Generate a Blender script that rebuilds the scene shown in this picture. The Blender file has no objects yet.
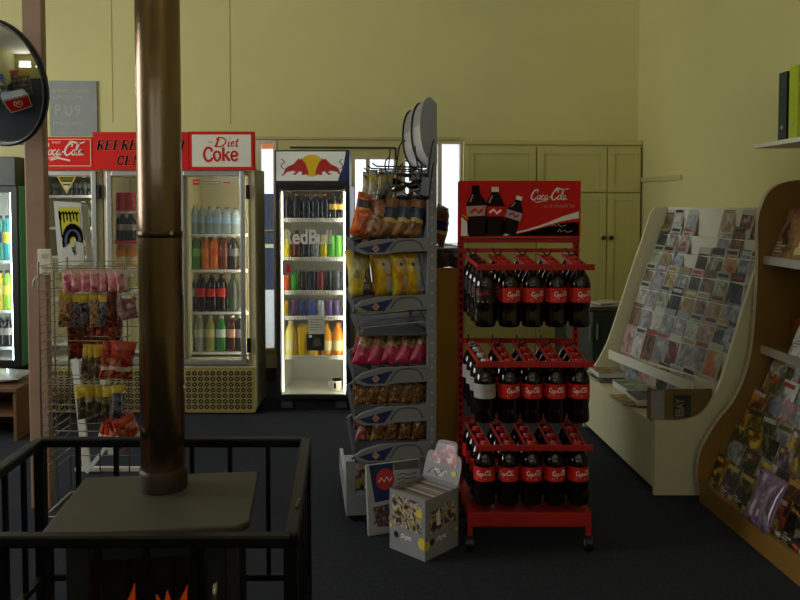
import bpy, bmesh, math, random
from mathutils import Vector, Matrix
random.seed(7)
scene = bpy.context.scene
COL = scene.collection
R = math.radians
# ------------------------------------------------------------------ camera
H, F, PITCH, Y0 = 1.55, 800.0, R(2.5), 234.93
cp, sp = math.cos(PITCH), math.sin(PITCH)
cam_d = bpy.data.cameras.new('camera'); cam = bpy.data.objects.new('camera', cam_d); COL.objects.link(cam)
cam.location = (0, 0, H); cam.rotation_euler = (R(90) - PITCH, 0, 0)
cam_d.lens = 36.0; cam_d.sensor_width = 36.0; cam_d.shift_y = -(300 - Y0) / 800.0
cam_d.clip_start = 0.05
scene.camera = cam

def ray(px, py):
    a = (Y0 - py) / F
    return Vector(((px - 400) / F, cp + a * sp, -sp + a * cp))
def W(px, py, Y):
    d = ray(px, py); k = Y / d.y
    return Vector((d.x * k, Y, H + d.z * k))
def ZH(px, py, Z):
    d = ray(px, py); k = (Z - H) / d.z
    return Vector((d.x * k, d.y * k, Z))
def FL(px, py): return ZH(px, py, 0.0)
def HIT(px, py, P0, N):
    d = ray(px, py); o = Vector((0, 0, H)); k = (P0 - o).dot(N) / d.dot(N)
    return o + d * k

# ------------------------------------------------------------------ materials
def lin(c):
    return tuple(((v/255)/12.92 if v/255 <= .04045 else ((v/255+.055)/1.055)**2.4) for v in c)
_M = {}
def mat(name, rgb, rough=.5, metal=0.0, var=.08, scale=8.0, emit=0.0, coat=0.0, bump=0.0, bscale=200.0, spec=.5):
    if name in _M: return _M[name]
    m = bpy.data.materials.new(name); m.use_nodes = True; nt = m.node_tree; b = nt.nodes['Principled BSDF']
    c = lin(rgb)
    tc = nt.nodes.new('ShaderNodeTexCoord')
    if var:
        no = nt.nodes.new('ShaderNodeTexNoise'); no.inputs['Scale'].default_value = scale; no.inputs['Detail'].default_value = 3
        nt.links.new(tc.outputs['Object'], no.inputs['Vector'])
        rp = nt.nodes.new('ShaderNodeValToRGB')
        rp.color_ramp.elements[0].position = .3; rp.color_ramp.elements[1].position = .7
        rp.color_ramp.elements[0].color = tuple(v*(1-var) for v in c) + (1,)
        rp.color_ramp.elements[1].color = tuple(min(1, v*(1+var)) for v in c) + (1,)
        nt.links.new(no.outputs['Fac'], rp.inputs['Fac']); nt.links.new(rp.outputs['Color'], b.inputs['Base Color'])
    else: b.inputs['Base Color'].default_value = c + (1,)
    b.inputs['Roughness'].default_value = rough; b.inputs['Metallic'].default_value = metal
    b.inputs['Specular IOR Level'].default_value = spec
    b.inputs['Coat Weight'].default_value = coat; b.inputs['Coat Roughness'].default_value = .12
    if emit:
        b.inputs['Emission Color'].default_value = c + (1,); b.inputs['Emission Strength'].default_value = emit
    if bump:
        n2 = nt.nodes.new('ShaderNodeTexNoise'); n2.inputs['Scale'].default_value = bscale; n2.inputs['Detail'].default_value = 2
        nt.links.new(tc.outputs['Object'], n2.inputs['Vector'])
        bp = nt.nodes.new('ShaderNodeBump'); bp.inputs['Strength'].default_value = bump; bp.inputs['Distance'].default_value = .004
        nt.links.new(n2.outputs['Fac'], bp.inputs['Height']); nt.links.new(bp.outputs['Normal'], b.inputs['Normal'])
    _M[name] = m; return m
def glass(name, tint=(235,240,240), refl=.08, alpha=.06, rough=.02):
    """thin clear sheet: mostly see-through, a weak mirror, a little surface film"""
    if name in _M: return _M[name]
    m = bpy.data.materials.new(name); m.use_nodes = True; nt = m.node_tree; nt.nodes.clear()
    out = nt.nodes.new('ShaderNodeOutputMaterial'); tr = nt.nodes.new('ShaderNodeBsdfTransparent'); gl = nt.nodes.new('ShaderNodeBsdfGlossy')
    df = nt.nodes.new('ShaderNodeBsdfDiffuse'); m1 = nt.nodes.new('ShaderNodeMixShader'); m2 = nt.nodes.new('ShaderNodeMixShader')
    no = nt.nodes.new('ShaderNodeTexNoise'); no.inputs['Scale'].default_value = 3
    mm = nt.nodes.new('ShaderNodeMath'); mm.operation = 'MULTIPLY'; mm.inputs[1].default_value = alpha*2
    nt.links.new(no.outputs['Fac'], mm.inputs[0])
    tr.inputs['Color'].default_value = lin(tint)+(1,); gl.inputs['Roughness'].default_value = rough; df.inputs['Color'].default_value = lin(tint)+(1,)
    nt.links.new(mm.outputs[0], m1.inputs['Fac']); nt.links.new(tr.outputs[0], m1.inputs[1]); nt.links.new(df.outputs[0], m1.inputs[2])
    m2.inputs['Fac'].default_value = refl
    nt.links.new(m1.outputs[0], m2.inputs[1]); nt.links.new(gl.outputs[0], m2.inputs[2]); nt.links.new(m2.outputs[0], out.inputs['Surface'])
    _M[name] = m; return m
def clear(name, rgb, see=.5, rough=.08):
    """coloured clear plastic or liquid"""
    if name in _M: return _M[name]
    m = mat(name, rgb, rough, 0, .05); nt = m.node_tree; b = nt.nodes['Principled BSDF']; out = nt.nodes['Material Output']
    tr = nt.nodes.new('ShaderNodeBsdfTransparent'); tr.inputs['Color'].default_value = lin(tuple(min(255, int(v*.5+128)) for v in rgb))+(1,)
    mx = nt.nodes.new('ShaderNodeMixShader'); mx.inputs['Fac'].default_value = see
    nt.links.new(b.outputs[0], mx.inputs[1]); nt.links.new(tr.outputs[0], mx.inputs[2]); nt.links.new(mx.outputs[0], out.inputs['Surface'])
    return m
def cover(name, cols, scale=11.0, rough=.28, coat=.5):
    """printed picture: blobs and fields of a few inks, different on every object"""
    if name in _M: return _M[name]
    m = bpy.data.materials.new(name); m.use_nodes = True; nt = m.node_tree; b = nt.nodes['Principled BSDF']; L = nt.links.new
    tc = nt.nodes.new('ShaderNodeTexCoord'); oi = nt.nodes.new('ShaderNodeObjectInfo')
    mu = nt.nodes.new('ShaderNodeMath'); mu.operation = 'MULTIPLY'; mu.inputs[1].default_value = 37.0; L(oi.outputs['Random'], mu.inputs[0])
    ad = nt.nodes.new('ShaderNodeVectorMath'); ad.operation = 'ADD'; L(tc.outputs['Object'], ad.inputs[0]); L(mu.outputs[0], ad.inputs[1])
    no = nt.nodes.new('ShaderNodeTexNoise'); no.inputs['Scale'].default_value = scale; no.inputs['Detail'].default_value = 4; no.inputs['Distortion'].default_value = .6
    L(ad.outputs[0], no.inputs['Vector'])
    rp = nt.nodes.new('ShaderNodeValToRGB'); rp.color_ramp.interpolation = 'EASE'
    n = len(cols)
    while len(rp.color_ramp.elements) < n: rp.color_ramp.elements.new(.5)
    for i, c in enumerate(cols):
        rp.color_ramp.elements[i].position = 0 if i == 0 else .36 + .30*(i-1)/max(1, n-2)*.9
        rp.color_ramp.elements[i].color = lin(c)+(1,)
    L(no.outputs['Fac'], rp.inputs['Fac'])
    vo = nt.nodes.new('ShaderNodeTexVoronoi'); vo.inputs['Scale'].default_value = scale*2.5; L(ad.outputs[0], vo.inputs['Vector'])
    mx = nt.nodes.new('ShaderNodeMix'); mx.data_type = 'RGBA'; mx.blend_type = 'OVERLAY'; mx.inputs['Factor'].default_value = .35
    bw = nt.nodes.new('ShaderNodeRGBToBW'); L(vo.outputs['Color'], bw.inputs['Color'])
    L(rp.outputs['Color'], mx.inputs['A']); L(bw.outputs[0], mx.inputs['B']); L(mx.outputs['Result'], b.inputs['Base Color'])
    b.inputs['Roughness'].default_value = rough; b.inputs['Coat Weight'].default_value = coat; b.inputs['Coat Roughness'].default_value = .1
    _M[name] = m; return m

# ------------------------------------------------------------------ mesh builder
class MB:
    def __init__(s): s.v, s.f, s.m, s.s = [], [], [], []
    def add(s, vs, fs, mi=0, sm=False):
        o = len(s.v); s.v += [tuple(v) for v in vs]
        for f in fs: s.f.append([i+o for i in f]); s.m.append(mi); s.s.append(sm)
        return s
    def box(s, x0, x1, y0, y1, z0, z1, mi=0):
        v = [(x,y,z) for z in (z0,z1) for y in (y0,y1) for x in (x0,x1)]
        return s.add(v, [(0,2,3,1),(4,5,7,6),(0,1,5,4),(2,6,7,3),(0,4,6,2),(1,3,7,5)], mi)
    def obox(s, c, sz, rot=None, mi=0):
        rot = rot or Matrix.Identity(3); c = Vector(c)
        v = [c + rot @ Vector((x*sz[0]/2, y*sz[1]/2, z*sz[2]/2)) for z in (-1,1) for y in (-1,1) for x in (-1,1)]
        return s.add(v, [(0,2,3,1),(4,5,7,6),(0,1,5,4),(2,6,7,3),(0,4,6,2),(1,3,7,5)], mi)
    def bar(s, p0, p1, w, t, mi=0, up=(0,0,1)):
        p0, p1 = Vector(p0), Vector(p1); d = (p1-p0); L = d.length; d.normalize(); u = Vector(up)
        if abs(d.dot(u)) > .98: u = Vector((0,1,0))
        x = d.cross(u).normalized(); z = x.cross(d).normalized()
        return s.obox((p0+p1)/2, (w, L, t), Matrix((x, d, z)).transposed(), mi)
    def tube(s, pts, r, n=8, mi=0, closed=False, caps=True):
        pts = [Vector(p) for p in pts]; N = len(pts); rs = r if isinstance(r, (list,tuple)) else [r]*N
        vs, fs = [], []; prev = None
        for i, p in enumerate(pts):
            a = pts[(i-1) % N] if (closed or i > 0) else p; b = pts[(i+1) % N] if (closed or i < N-1) else p
            t = (b-a); t = t.normalized() if t.length > 1e-9 else Vector((0,0,1))
            if prev is None: u = t.orthogonal().normalized()
            else:
                u = prev - t*prev.dot(t); u = u.normalized() if u.length > 1e-6 else t.orthogonal().normalized()
            prev = u; w = t.cross(u)
            for k in range(n):
                a2 = 2*math.pi*k/n; vs.append(p + (u*math.cos(a2)+w*math.sin(a2))*rs[i])
        for i in range(N if closed else N-1):
            j = (i+1) % N
            for k in range(n):
                l = (k+1) % n; fs.append((i*n+k, i*n+l, j*n+l, j*n+k))
        s.add(vs, fs, mi, True)
        if caps and not closed:
            o = len(s.v)-len(vs)
            s.add([s.v[o+k] for k in range(n)], [list(range(n))], mi); s.add([s.v[o+(N-1)*n+k] for k in range(n)], [list(range(n))], mi)
        return s
    def cyl(s, p0, p1, r, n=16, mi=0): return s.tube([p0, p1], r, n, mi)
    def lathe(s, prof, n=16, o=(0,0,0), mis=None, a0=0, a1=2*math.pi, cap=True):
        o = Vector(o); vs, fs = [], []; full = abs(a1-a0-2*math.pi) < 1e-6; m = n if full else n+1
        for r, z in prof:
            for k in range(m):
                a = a0+(a1-a0)*k/n; vs.append(o+Vector((r*math.cos(a), r*math.sin(a), z)))
        base = len(s.v); s.v += [tuple(v) for v in vs]
        for i in range(len(prof)-1):
            for k in range(n):
                l = (k+1) % m; s.f.append([base+i*m+k, base+i*m+l, base+(i+1)*m+l, base+(i+1)*m+k]); s.m.append(mis[i] if mis else 0); s.s.append(True)
        if cap and full:
            for i, mi in ((0, mis[0] if mis else 0), (len(prof)-1, mis[-1] if mis else 0)):
                if prof[i][0] > 1e-5: s.add([s.v[base+i*m+k] for k in range(m)], [list(range(m))], mi)
        return s
    def prism(s, poly, fa, fb, mi=0, side=None):
        """poly: 2-D points; fa / fb map a 2-D point to the two faces"""
        n = len(poly); vs = [fa(*p) for p in poly]+[fb(*p) for p in poly]
        s.add(vs, [list(range(n)), list(range(n, 2*n))[::-1]], mi)
        o = len(s.v)-2*n
        for i in range(n):
            j = (i+1) % n; s.f.append([o+i, o+j, o+n+j, o+n+i]); s.m.append(mi if side is None else side); s.s.append(False)
        return s
    def poly(s, pts, mi=0): return s.add(pts, [list(range(len(pts)))], mi)
    def ribbon(s, pts, w, fn, mi=0, taper=False):
        """flat pen stroke through 2-D points; fn maps (x, y) to 3-D"""
        pts = [Vector(p).to_2d() if len(p) > 2 else Vector(p) for p in pts]; N = len(pts); ws = w if isinstance(w, (list,tuple)) else [w]*N
        vs, fs = [], []
        for i, p in enumerate(pts):
            t = (pts[min(i+1, N-1)]-pts[max(i-1, 0)]); t = t.normalized() if t.length > 1e-9 else Vector((1,0)); nn = Vector((-t.y, t.x))
            k = ws[i]/2
            vs += [fn(*(p+nn*k)), fn(*(p-nn*k))]
        for i in range(N-1): fs.append((2*i, 2*i+1, 2*i+3, 2*i+2))
        return s.add(vs, fs, mi)
    def build(s, name, mats, parent=None, bevel=0.0, seg=2, recalc=True, loc=None):
        me = bpy.data.meshes.new(name); me.from_pydata(s.v, [], s.f)
        mats = mats if isinstance(mats, (list,tuple)) else [mats]
        for m in mats: me.materials.append(m)
        me.polygons.foreach_set('material_index', s.m); me.polygons.foreach_set('use_smooth', s.s)
        if recalc:
            bm = bmesh.new(); bm.from_mesh(me); bmesh.ops.recalc_face_normals(bm, faces=bm.faces[:]); bm.to_mesh(me); bm.free()
        me.update()
        o = bpy.data.objects.new(name, me); COL.objects.link(o)
        if parent: o.parent = parent
        if loc is not None: o.location = loc
        if bevel:
            b = o.modifiers.new('bevel', 'BEVEL'); b.width = bevel; b.segments = seg; b.limit_method = 'ANGLE'; b.angle_limit = R(40)
        return o

def tag(o, label=None, cat=None, group=None, kind=None):
    if label: o['label'] = label
    if cat: o['category'] = cat
    if group: o['group'] = group
    if kind: o['kind'] = kind
    return o
def thing(name, label, cat, loc=(0,0,0), rz=0.0, group=None):
    o = bpy.data.objects.new(name, None); COL.objects.link(o); o.location = loc; o.rotation_euler = (0,0,rz); o.empty_display_size = .1
    return tag(o, label, cat, group)
def struct(o): o['kind'] = 'structure'; return o
def copy_tree(o, parent=None):
    c = o.copy(); COL.objects.link(c); c.parent = parent
    for ch in list(o.children): copy_tree(ch, c)
    return c
class Proto:
    """the first placing uses the built object itself, later ones copies of it with its parts"""
    def __init__(s, build): s.build = build; s.o = None
    def put(s, loc, rot, label, cat, group=None, scale=1.0, mats=None):
        o = s.build() if s.o is None else copy_tree(s.o)
        if s.o is None: s.o = o
        o.location = loc; o.rotation_euler = rot; o.scale = (scale,)*3
        if mats:
            for i, m in mats.items():
                o.material_slots[i].link = 'OBJECT'; o.material_slots[i].material = m
        for k in ('label','category','group'):
            if k in o: del o[k]
        return tag(o, label, cat, group)
ORD = ['first','second','third','fourth','fifth','sixth','seventh','eighth','ninth','tenth','eleventh','twelfth','thirteenth','fourteenth']

# ------------------------------------------------------------------ lettering
def text(mb, body, size, fn, mi=0, shear=0.0, align='LEFT', bold=0.0, sx=1.0):
    cu = bpy.data.curves.new('lettering', 'FONT'); cu.body = body; cu.size = size; cu.shear = shear; cu.align_x = align; cu.offset = bold
    o = bpy.data.objects.new('lettering', cu); me = o.to_mesh()
    vs = [fn(v.co.x*sx, v.co.y) for v in me.vertices]; fs = [tuple(p.vertices) for p in me.polygons]
    mb.add(vs, fs, mi); o.to_mesh_clear(); bpy.data.objects.remove(o); bpy.data.curves.remove(cu)
def spline(P, k=6):
    P = [Vector(p) for p in P]; out = []
    for i in range(len(P)-1):
        a, b, c, d = P[max(i-1,0)], P[i], P[i+1], P[min(i+2, len(P)-1)]
        for j in range(k):
            t = j/k; out.append(.5*((2*b)+(c-a)*t+(2*a-5*b+4*c-d)*t*t+(3*b-a-3*c+d)*t**3))
    return out+[P[-1]]
def penw(n, w, thin=.45):  # swelling pen line
    return [w*(thin+(1-thin)*math.sin(math.pi*min(1, max(0, .08+.84*i/(n-1))))) for i in range(n)]
_C = [(.60,.70),(.66,.86),(.55,.98),(.32,.86),(.12,.55),(.08,.22),(.24,.03),(.44,.08),(.60,.26)]
_O = [(.86,.46),(.72,.34),(.70,.12),(.84,.05),(.97,.2),(.96,.42),(.86,.46)]
_CC = [(1.30,.38),(1.22,.47),(1.08,.32),(1.08,.1),(1.2,.05),(1.34,.18)]
_A = [(1.66,.42),(1.54,.46),(1.42,.3),(1.42,.1),(1.52,.05),(1.64,.22),(1.70,.44),(1.66,.12),(1.74,.05),(1.82,.12)]
_L = [(.0,.2),(.2,.72),(.24,.98),(.12,.92),(.04,.4),(.06,.1),(.16,.05),(.26,.16)]
def _sh(P, dx, k=1.0): return [(x*k+dx, y) for x, y in P]
def script_logo(mb, fn, width, mi=0, weight=.115):
    """flowing script of the red sign; fn maps logo units already scaled to metres, left-bottom origin"""
    k = width/3.75
    S = [(_C,1.15),(_O,.85),(_CC,.85),(_A,.85),([(1.84,.27),(2.02,.32)],.9),(_sh(_C,2.02),1.15),(_sh(_O,2.0),.85),(_sh(_L,3.0),.85),(_sh(_A,1.86),.85),
         ([(.34,.0),(.62,-.2),(1.0,-.16),(1.42,-.06),(1.7,-.16)],.6),([(2.3,.9),(2.5,1.12),(2.85,1.06),(3.3,.98),(3.72,1.12)],1.0)]
    for P, w in S:
        q = spline(P); mb.ribbon([(p.x*k, p.y*k*1.05) for p in q], [v*k for v in penw(len(q), weight*w)], fn, mi)
_SER = {  # slab-serif capitals on a 0.7 x 1 box: strokes (points, width)
 'R': [([(.12,0),(.12,1)],.2),([(0,.97),(.42,.97),(.6,.86),(.6,.64),(.42,.53),(.12,.53)],.1),([(.3,.53),(.62,.03)],.2),([(0,.04),(.28,.04)],.08),([(.5,.04),(.74,.04)],.08)],
 'E': [([(.12,0),(.12,1)],.2),([(0,.96),(.6,.96),(.6,.74)],.09),([(.12,.52),(.45,.52)],.09),([(.45,.64),(.45,.4)],.07),([(0,.04),(.62,.04),(.62,.28)],.09)],
 'F': [([(.12,0),(.12,1)],.2),([(0,.96),(.6,.96),(.6,.72)],.09),([(.12,.52),(.45,.52)],.09),([(.45,.64),(.45,.4)],.07),([(0,.04),(.32,.04)],.08)],
 'S': [([(.56,.72),(.56,.9),(.34,.97),(.1,.86),(.1,.66),(.32,.52),(.56,.36),(.56,.14),(.34,.03),(.1,.1),(.08,.3)],.15)],
 'H': [([(.1,0),(.1,1)],.2),([(.6,0),(.6,1)],.2),([(.1,.5),(.6,.5)],.09),([(0,.04),(.24,.04)],.08),([(.48,.04),(.72,.04)],.08),([(0,.96),(.24,.96)],.08),([(.48,.96),(.72,.96)],.08)],
 'M': [([(.08,0),(.08,1)],.12),([(.1,.95),(.36,.1)],.18),([(.36,.1),(.62,.95)],.1),([(.64,0),(.64,1)],.2),([(-.02,.04),(.2,.04)],.08),([(.52,.04),(.76,.04)],.08)],
 'N': [([(.1,0),(.1,1)],.12),([(.1,.95),(.6,.05)],.2),([(.6,0),(.6,1)],.12),([(0,.04),(.22,.04)],.08),([(.48,.96),(.72,.96)],.08)],
 'T': [([(.36,0),(.36,1)],.2),([(.04,.74),(.04,.96),(.68,.96),(.68,.74)],.09),([(.22,.04),(.5,.04)],.08)],
 'C': [([(.58,.68),(.56,.9),(.36,.97),(.14,.84),(.08,.5),(.14,.16),(.36,.03),(.56,.12),(.6,.28)],.17)]}
def serif_text(mb, s, h, fn, mi=0, slant=.22, adv=.82, grow=0.0):
    x = 0.0
    for ch in s:
        for P, w in _SER.get(ch, []):
            mb.ribbon([((x+px+py*slant)*h, py*h) for px, py in P], (w+grow)*h, fn, mi)
        x += adv
    return x*h
P_R, P_M, P_L, P_B, TILT, SKY, EXPO = 80, 12, 66, 0.5, 4.0, 2.0, 0.0; P_W = 100
# ------------------------------------------------------------------ palette
cream = mat('cream_paint', (214,207,142), .55, var=.03, scale=1.5, bump=.04, bscale=40)
cream_wood = mat('cream_cupboard_paint', (206,198,126), .5, var=.04, scale=2)
white_paint = mat('white_paint', (222,218,200), .5, var=.03)
ceil_m = mat('ceiling_paint', (215,210,190), .8, var=.02)
carpet = mat('dark_blue_grey_carpet', (52,54,62), .95, var=.22, scale=60, bump=.6, bscale=350, spec=.1)
post_wood = mat('brown_painted_post', (164,132,110), .6, var=.08, scale=5)
dark_wood = mat('dark_brown_wood', (70,50,38), .5, var=.15, scale=6)
black_metal = mat('black_painted_metal', (12,12,13), .45, var=.1, spec=.3)
black_plastic = mat('black_plastic', (18,18,20), .4, var=.05)
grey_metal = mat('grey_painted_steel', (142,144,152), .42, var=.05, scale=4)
grey_dark = mat('dark_grey_steel', (86,88,94), .45, var=.05)  # darker grey for the rack's back panel and bracket arches
chrome = mat('bright_wire', (190,190,185), .25, 1.0, var=.03)
red_metal = mat('red_painted_steel', (176,20,14), .6, var=.06, scale=5)
red_sign = mat('red_sign_plastic', (214,30,22), .65, var=.04, spec=.2)
white_sign = mat('white_sign_plastic', (232,228,210), .4, var=.03)
navy = mat('navy_ink', (24,40,105), .4, var=.05)
black_ink = mat('black_ink', (10,8,8), .85, var=.0, spec=.1)
white_ink = mat('white_ink', (238,236,230), .5, var=.0)
grey_ink = mat('grey_ink', (150,150,146), .5, var=.0)
red_ink = mat('red_ink', (196,30,26), .5, var=.0)
yellow_ink = mat('yellow_ink', (240,200,20), .5, var=.0)
ochre = mat('ochre_board', (216,164,56), .6, var=.1, scale=4)
door_glass = glass('door_glass', (240,242,242), .02, .015)
window_glass = glass('window_glass', (245,248,250), .06, .05)
fridge_white = mat('fridge_liner_white', (236,234,222), .35, var=.02)
fridge_cream = mat('fridge_cream_enamel', (224,216,180), .35, var=.03)
alu = mat('brushed_aluminium', (176,176,172), .35, .7, var=.05, scale=30)
tube_m = mat('lit_fridge_tube', (255,250,232), .4, var=0, emit=20.0)
tube_dim = mat('dim_fridge_tube', (255,248,226), .4, var=0, emit=9)
tube_added = mat('added_fridge_tube', (255,248,226), .4, var=0, emit=15)
tube_off = mat('unlit_fridge_tube', (226,226,220), .3, var=0)
tube_cold = mat('cold_fridge_tube', (222,242,255), .4, var=0, emit=26.0)

# ------------------------------------------------------------------ room shell
YAW = R(4.0)
corner = W(637, 200, 7.1); corner.z = 0
wdir = Vector((-math.cos(YAW), -math.sin(YAW), 0)); wn = Vector((math.sin(YAW), -math.cos(YAW), 0))   # along the back wall to the left; into the room
rdir = Vector((math.sin(YAW), -math.cos(YAW), 0))                                                      # along the right wall towards the camera
CEIL = 3.9
def onwall(px, py):
    p = HIT(px, py, corner, wn); return ((p-corner).dot(wdir), p.z)
def bw(s, z, t=0.0):   # point on the back wall: s to the left of the corner, z up, t into the room
    return corner + wdir*s + wn*t + Vector((0,0,z))
def wall_with_holes(name, S, Z, holes, P, thick, m):
    xs = sorted({0, S}|{h[0] for h in holes}|{h[1] for h in holes}); zs = sorted({0, Z}|{h[2] for h in holes}|{h[3] for h in holes})
    mb = MB()
    for i in range(len(xs)-1):
        for j in range(len(zs)-1):
            cx, cz = (xs[i]+xs[i+1])/2, (zs[j]+zs[j+1])/2
            if any(h[0] < cx < h[1] and h[2] < cz < h[3] for h in holes): continue
            a, b, c, d = xs[i], xs[i+1], zs[j], zs[j+1]
            mb.add([P(a,c,0),P(b,c,0),P(b,d,0),P(a,d,0),P(a,c,-thick),P(b,c,-thick),P(b,d,-thick),P(a,d,-thick)],
                   [(0,1,2,3),(7,6,5,4),(0,4,5,1),(1,5,6,2),(2,6,7,3),(3,7,4,0)])
    return struct(mb.build(name, m))
# windows in the back wall, measured on the wall
def hole(x0, x1, y0, y1):
    a = onwall(x1, y1); b = onwall(x0, y0); return (a[0], b[0], a[1], b[1])
HW = [hole(257,278,140,351), hole(353,396,157,300), hole(404,461,142,296)]
WLEN = 7.6
wall_with_holes('wall_back', WLEN, CEIL, HW, bw, .12, cream)
rl = 11.5
mb = MB()
a, b = corner, corner+rdir*rl; o = Vector((math.cos(YAW), math.sin(YAW), 0))*.12
mb.add([a,b,b+o,a+o]+[p+Vector((0,0,CEIL)) for p in (a,b,b+o,a+o)], [(0,1,2,3),(4,5,6,7),(0,1,5,4),(1,2,6,5),(2,3,7,6),(3,0,4,7)])
struct(mb.build('wall_right', cream))
c2 = corner+wdir*WLEN; c3 = c2+rdir*rl; c4 = corner+rdir*rl
WL0 = c2.copy()
def lw(s, z, t=0.0): return WL0 + rdir*s + Vector((math.cos(YAW), math.sin(YAW), 0))*t + Vector((0,0,z))
HL = [(1.6,4.4,1.3,2.9)]  # unseen window added to light the stand and the back right corner
wall_with_holes('wall_left', rl, CEIL, HL, lw, .12, cream)
def fw(s, z, t=0.0): return c4 + wdir*s - wn*t + Vector((0,0,z))
HF = [(.7,2.3,1.75,2.9), (3.3,4.3,1.75,2.75), (4.9,6.9,1.75,2.9)]  # unseen windows, raised and narrowed to shape the light and highlights
wall_with_holes('wall_front', WLEN, CEIL, HF, fw, .12, cream)
ext = [corner-wn*.12+Vector((.5,0,0)), c2-wn*.12-Vector((.3,0,0)), c3+wn*.2-Vector((.3,0,0)), c4+wn*.2+Vector((.5,0,0))]
mb = MB(); mb.add(ext+[p-Vector((0,0,.1)) for p in ext], [(0,1,2,3),(4,5,6,7),(0,1,5,4),(1,2,6,5),(2,3,7,6),(3,0,4,7)])
struct(mb.build('floor', carpet))
mb = MB(); mb.add([p+Vector((0,0,CEIL)) for p in ext]+[p+Vector((0,0,CEIL+.1)) for p in ext], [(0,1,2,3),(4,5,6,7),(0,1,5,4),(1,2,6,5),(2,3,7,6),(3,0,4,7)])
struct(mb.build('ceiling', ceil_m))

def slab(mb, P, s0, s1, z0, z1, t0, t1, mi=0):
    v = [P(s,z,t) for t in (t0,t1) for z in (z0,z1) for s in (s0,s1)]
    mb.add(v, [(0,2,3,1),(4,5,7,6),(0,1,5,4),(2,6,7,3),(0,4,6,2),(1,3,7,5)], mi)
win_frame = mat('window_frame_paint', (228,216,196), .5, var=.03)
def window(n, h, P, mull, transom, frame_m, w=.045, stiles=()):
    root = struct(bpy.data.objects.new('window_%d' % n, None)); COL.objects.link(root)
    mb = MB(); s0, s1, z0, z1 = h
    slab(mb, P, s0, s0+w, z0, z1, -.09, .01); slab(mb, P, s1-w, s1, z0, z1, -.09, .01)
    slab(mb, P, s0+w, s1-w, z1-w, z1, -.09, .01); slab(mb, P, s0+w, s1-w, z0, z0+w, -.09, .025)
    for m in mull: slab(mb, P, m-.018, m+.018, z0+w, z1-w, -.08, -.01)
    for t in transom: slab(mb, P, s0+w, s1-w, t-.015, t+.015, -.08, -.01)
    mb.build('window_frame', frame_m, root, bevel=.004)
    mb = MB(); slab(mb, P, s0+w*.5, s1-w*.5, z0+w*.5, z1-w*.5, -.06, -.055); mb.build('pane', window_glass, root)
    for a, b, c, d in stiles:
        mb = MB(); slab(mb, P, a, b, c, d, .0, .035); mb.build('door_stile', dark_wood, root, bevel=.004)
    return root
st_a = onwall(263.5, 345); st_b = onwall(257.5, 188)
window(1, HW[0], bw, [], [onwall(267,232)[1]], win_frame, .03, [(st_a[0], st_b[0], st_a[1], st_b[1])])
window(2, HW[1], bw, [onwall(368,200)[0]], [], win_frame, .018)
window(3, HW[2], bw, [onwall(440,200)[0], onwall(421,200)[0]], [], win_frame, .014)
window(7, HL[0], lw, [(HL[0][0]+HL[0][1])/2], [], win_frame, .06)  # unseen left window, put in for its light
for i, h in enumerate(HF): window(4+i, h, fw, [(h[0]+h[1])/2], [], win_frame, .06)

# horizontal ledge and cable run above the windows, wainscot and skirting below
mb = MB(); a = onwall(460,140.5); b = onwall(254,138); slab(mb, bw, a[0], b[0], b[1]-.012, b[1]+.012, 0, .03)
struct(mb.build('trim_1', mat('trim_cream', (196,184,128), .5), bevel=.004))
mb = MB(); a = onwall(352,352); b = onwall(254,352)
for s in (onwall(395.5,150)[0],):
    z0 = onwall(395,160)[1]; z1 = onwall(395,148)[1]; s2 = onwall(290,148)[0]
    slab(mb, bw, s-.008, s+.008, z0, z1, 0, .02); slab(mb, bw, s, s2, z1-.008, z1+.008, 0, .02)
struct(mb.build('trim_2', dark_wood))
mb = MB(); a = onwall(280,376); slab(mb, bw, onwall(460,376)[0], onwall(255,376)[0], a[1]+.0, onwall(270,354)[1], .0, .018)
struct(mb.build('trim_3', white_paint))
mb = MB(); slab(mb, bw, .0, WLEN, 0.0, .1, .0, .03); struct(mb.build('baseboard_back', dark_wood))
# fine board joints in the left part of the wall
mb = MB()
for px in (112, 30, 230): s = onwall(px, 60)[0]; slab(mb, bw, s-.003, s+.003, 2.2, CEIL-.05, 0, .003)
struct(mb.build('trim_4', mat('joint_line_paint', (176,166,112), .7)))  # joint lines in a slightly darker paint
mb = MB(); z = onwall(10,143)[1]; slab(mb, bw, onwall(52,143)[0], WLEN-.02, z-.015, z+.015, 0, .02); struct(mb.build('trim_5', mat('rail_green', (86,92,74), .5)))
# short rail on the right wall next to the corner
mb = MB()
def rwp(s, z, t=0.0): return corner + rdir*s + Vector((-math.cos(YAW), -math.sin(YAW), 0))*t + Vector((0,0,z))
zr = W(640,180,7.0).z
slab(mb, rwp, .02, .95, zr-.02, zr+.02, 0, .022); struct(mb.build('trim_6', mat('trim_cream', (196,184,128)), bevel=.004))
mb = MB(); slab(mb, rwp, 0, rl, 0, .1, 0, .02); struct(mb.build('baseboard_right', dark_wood))

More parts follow.
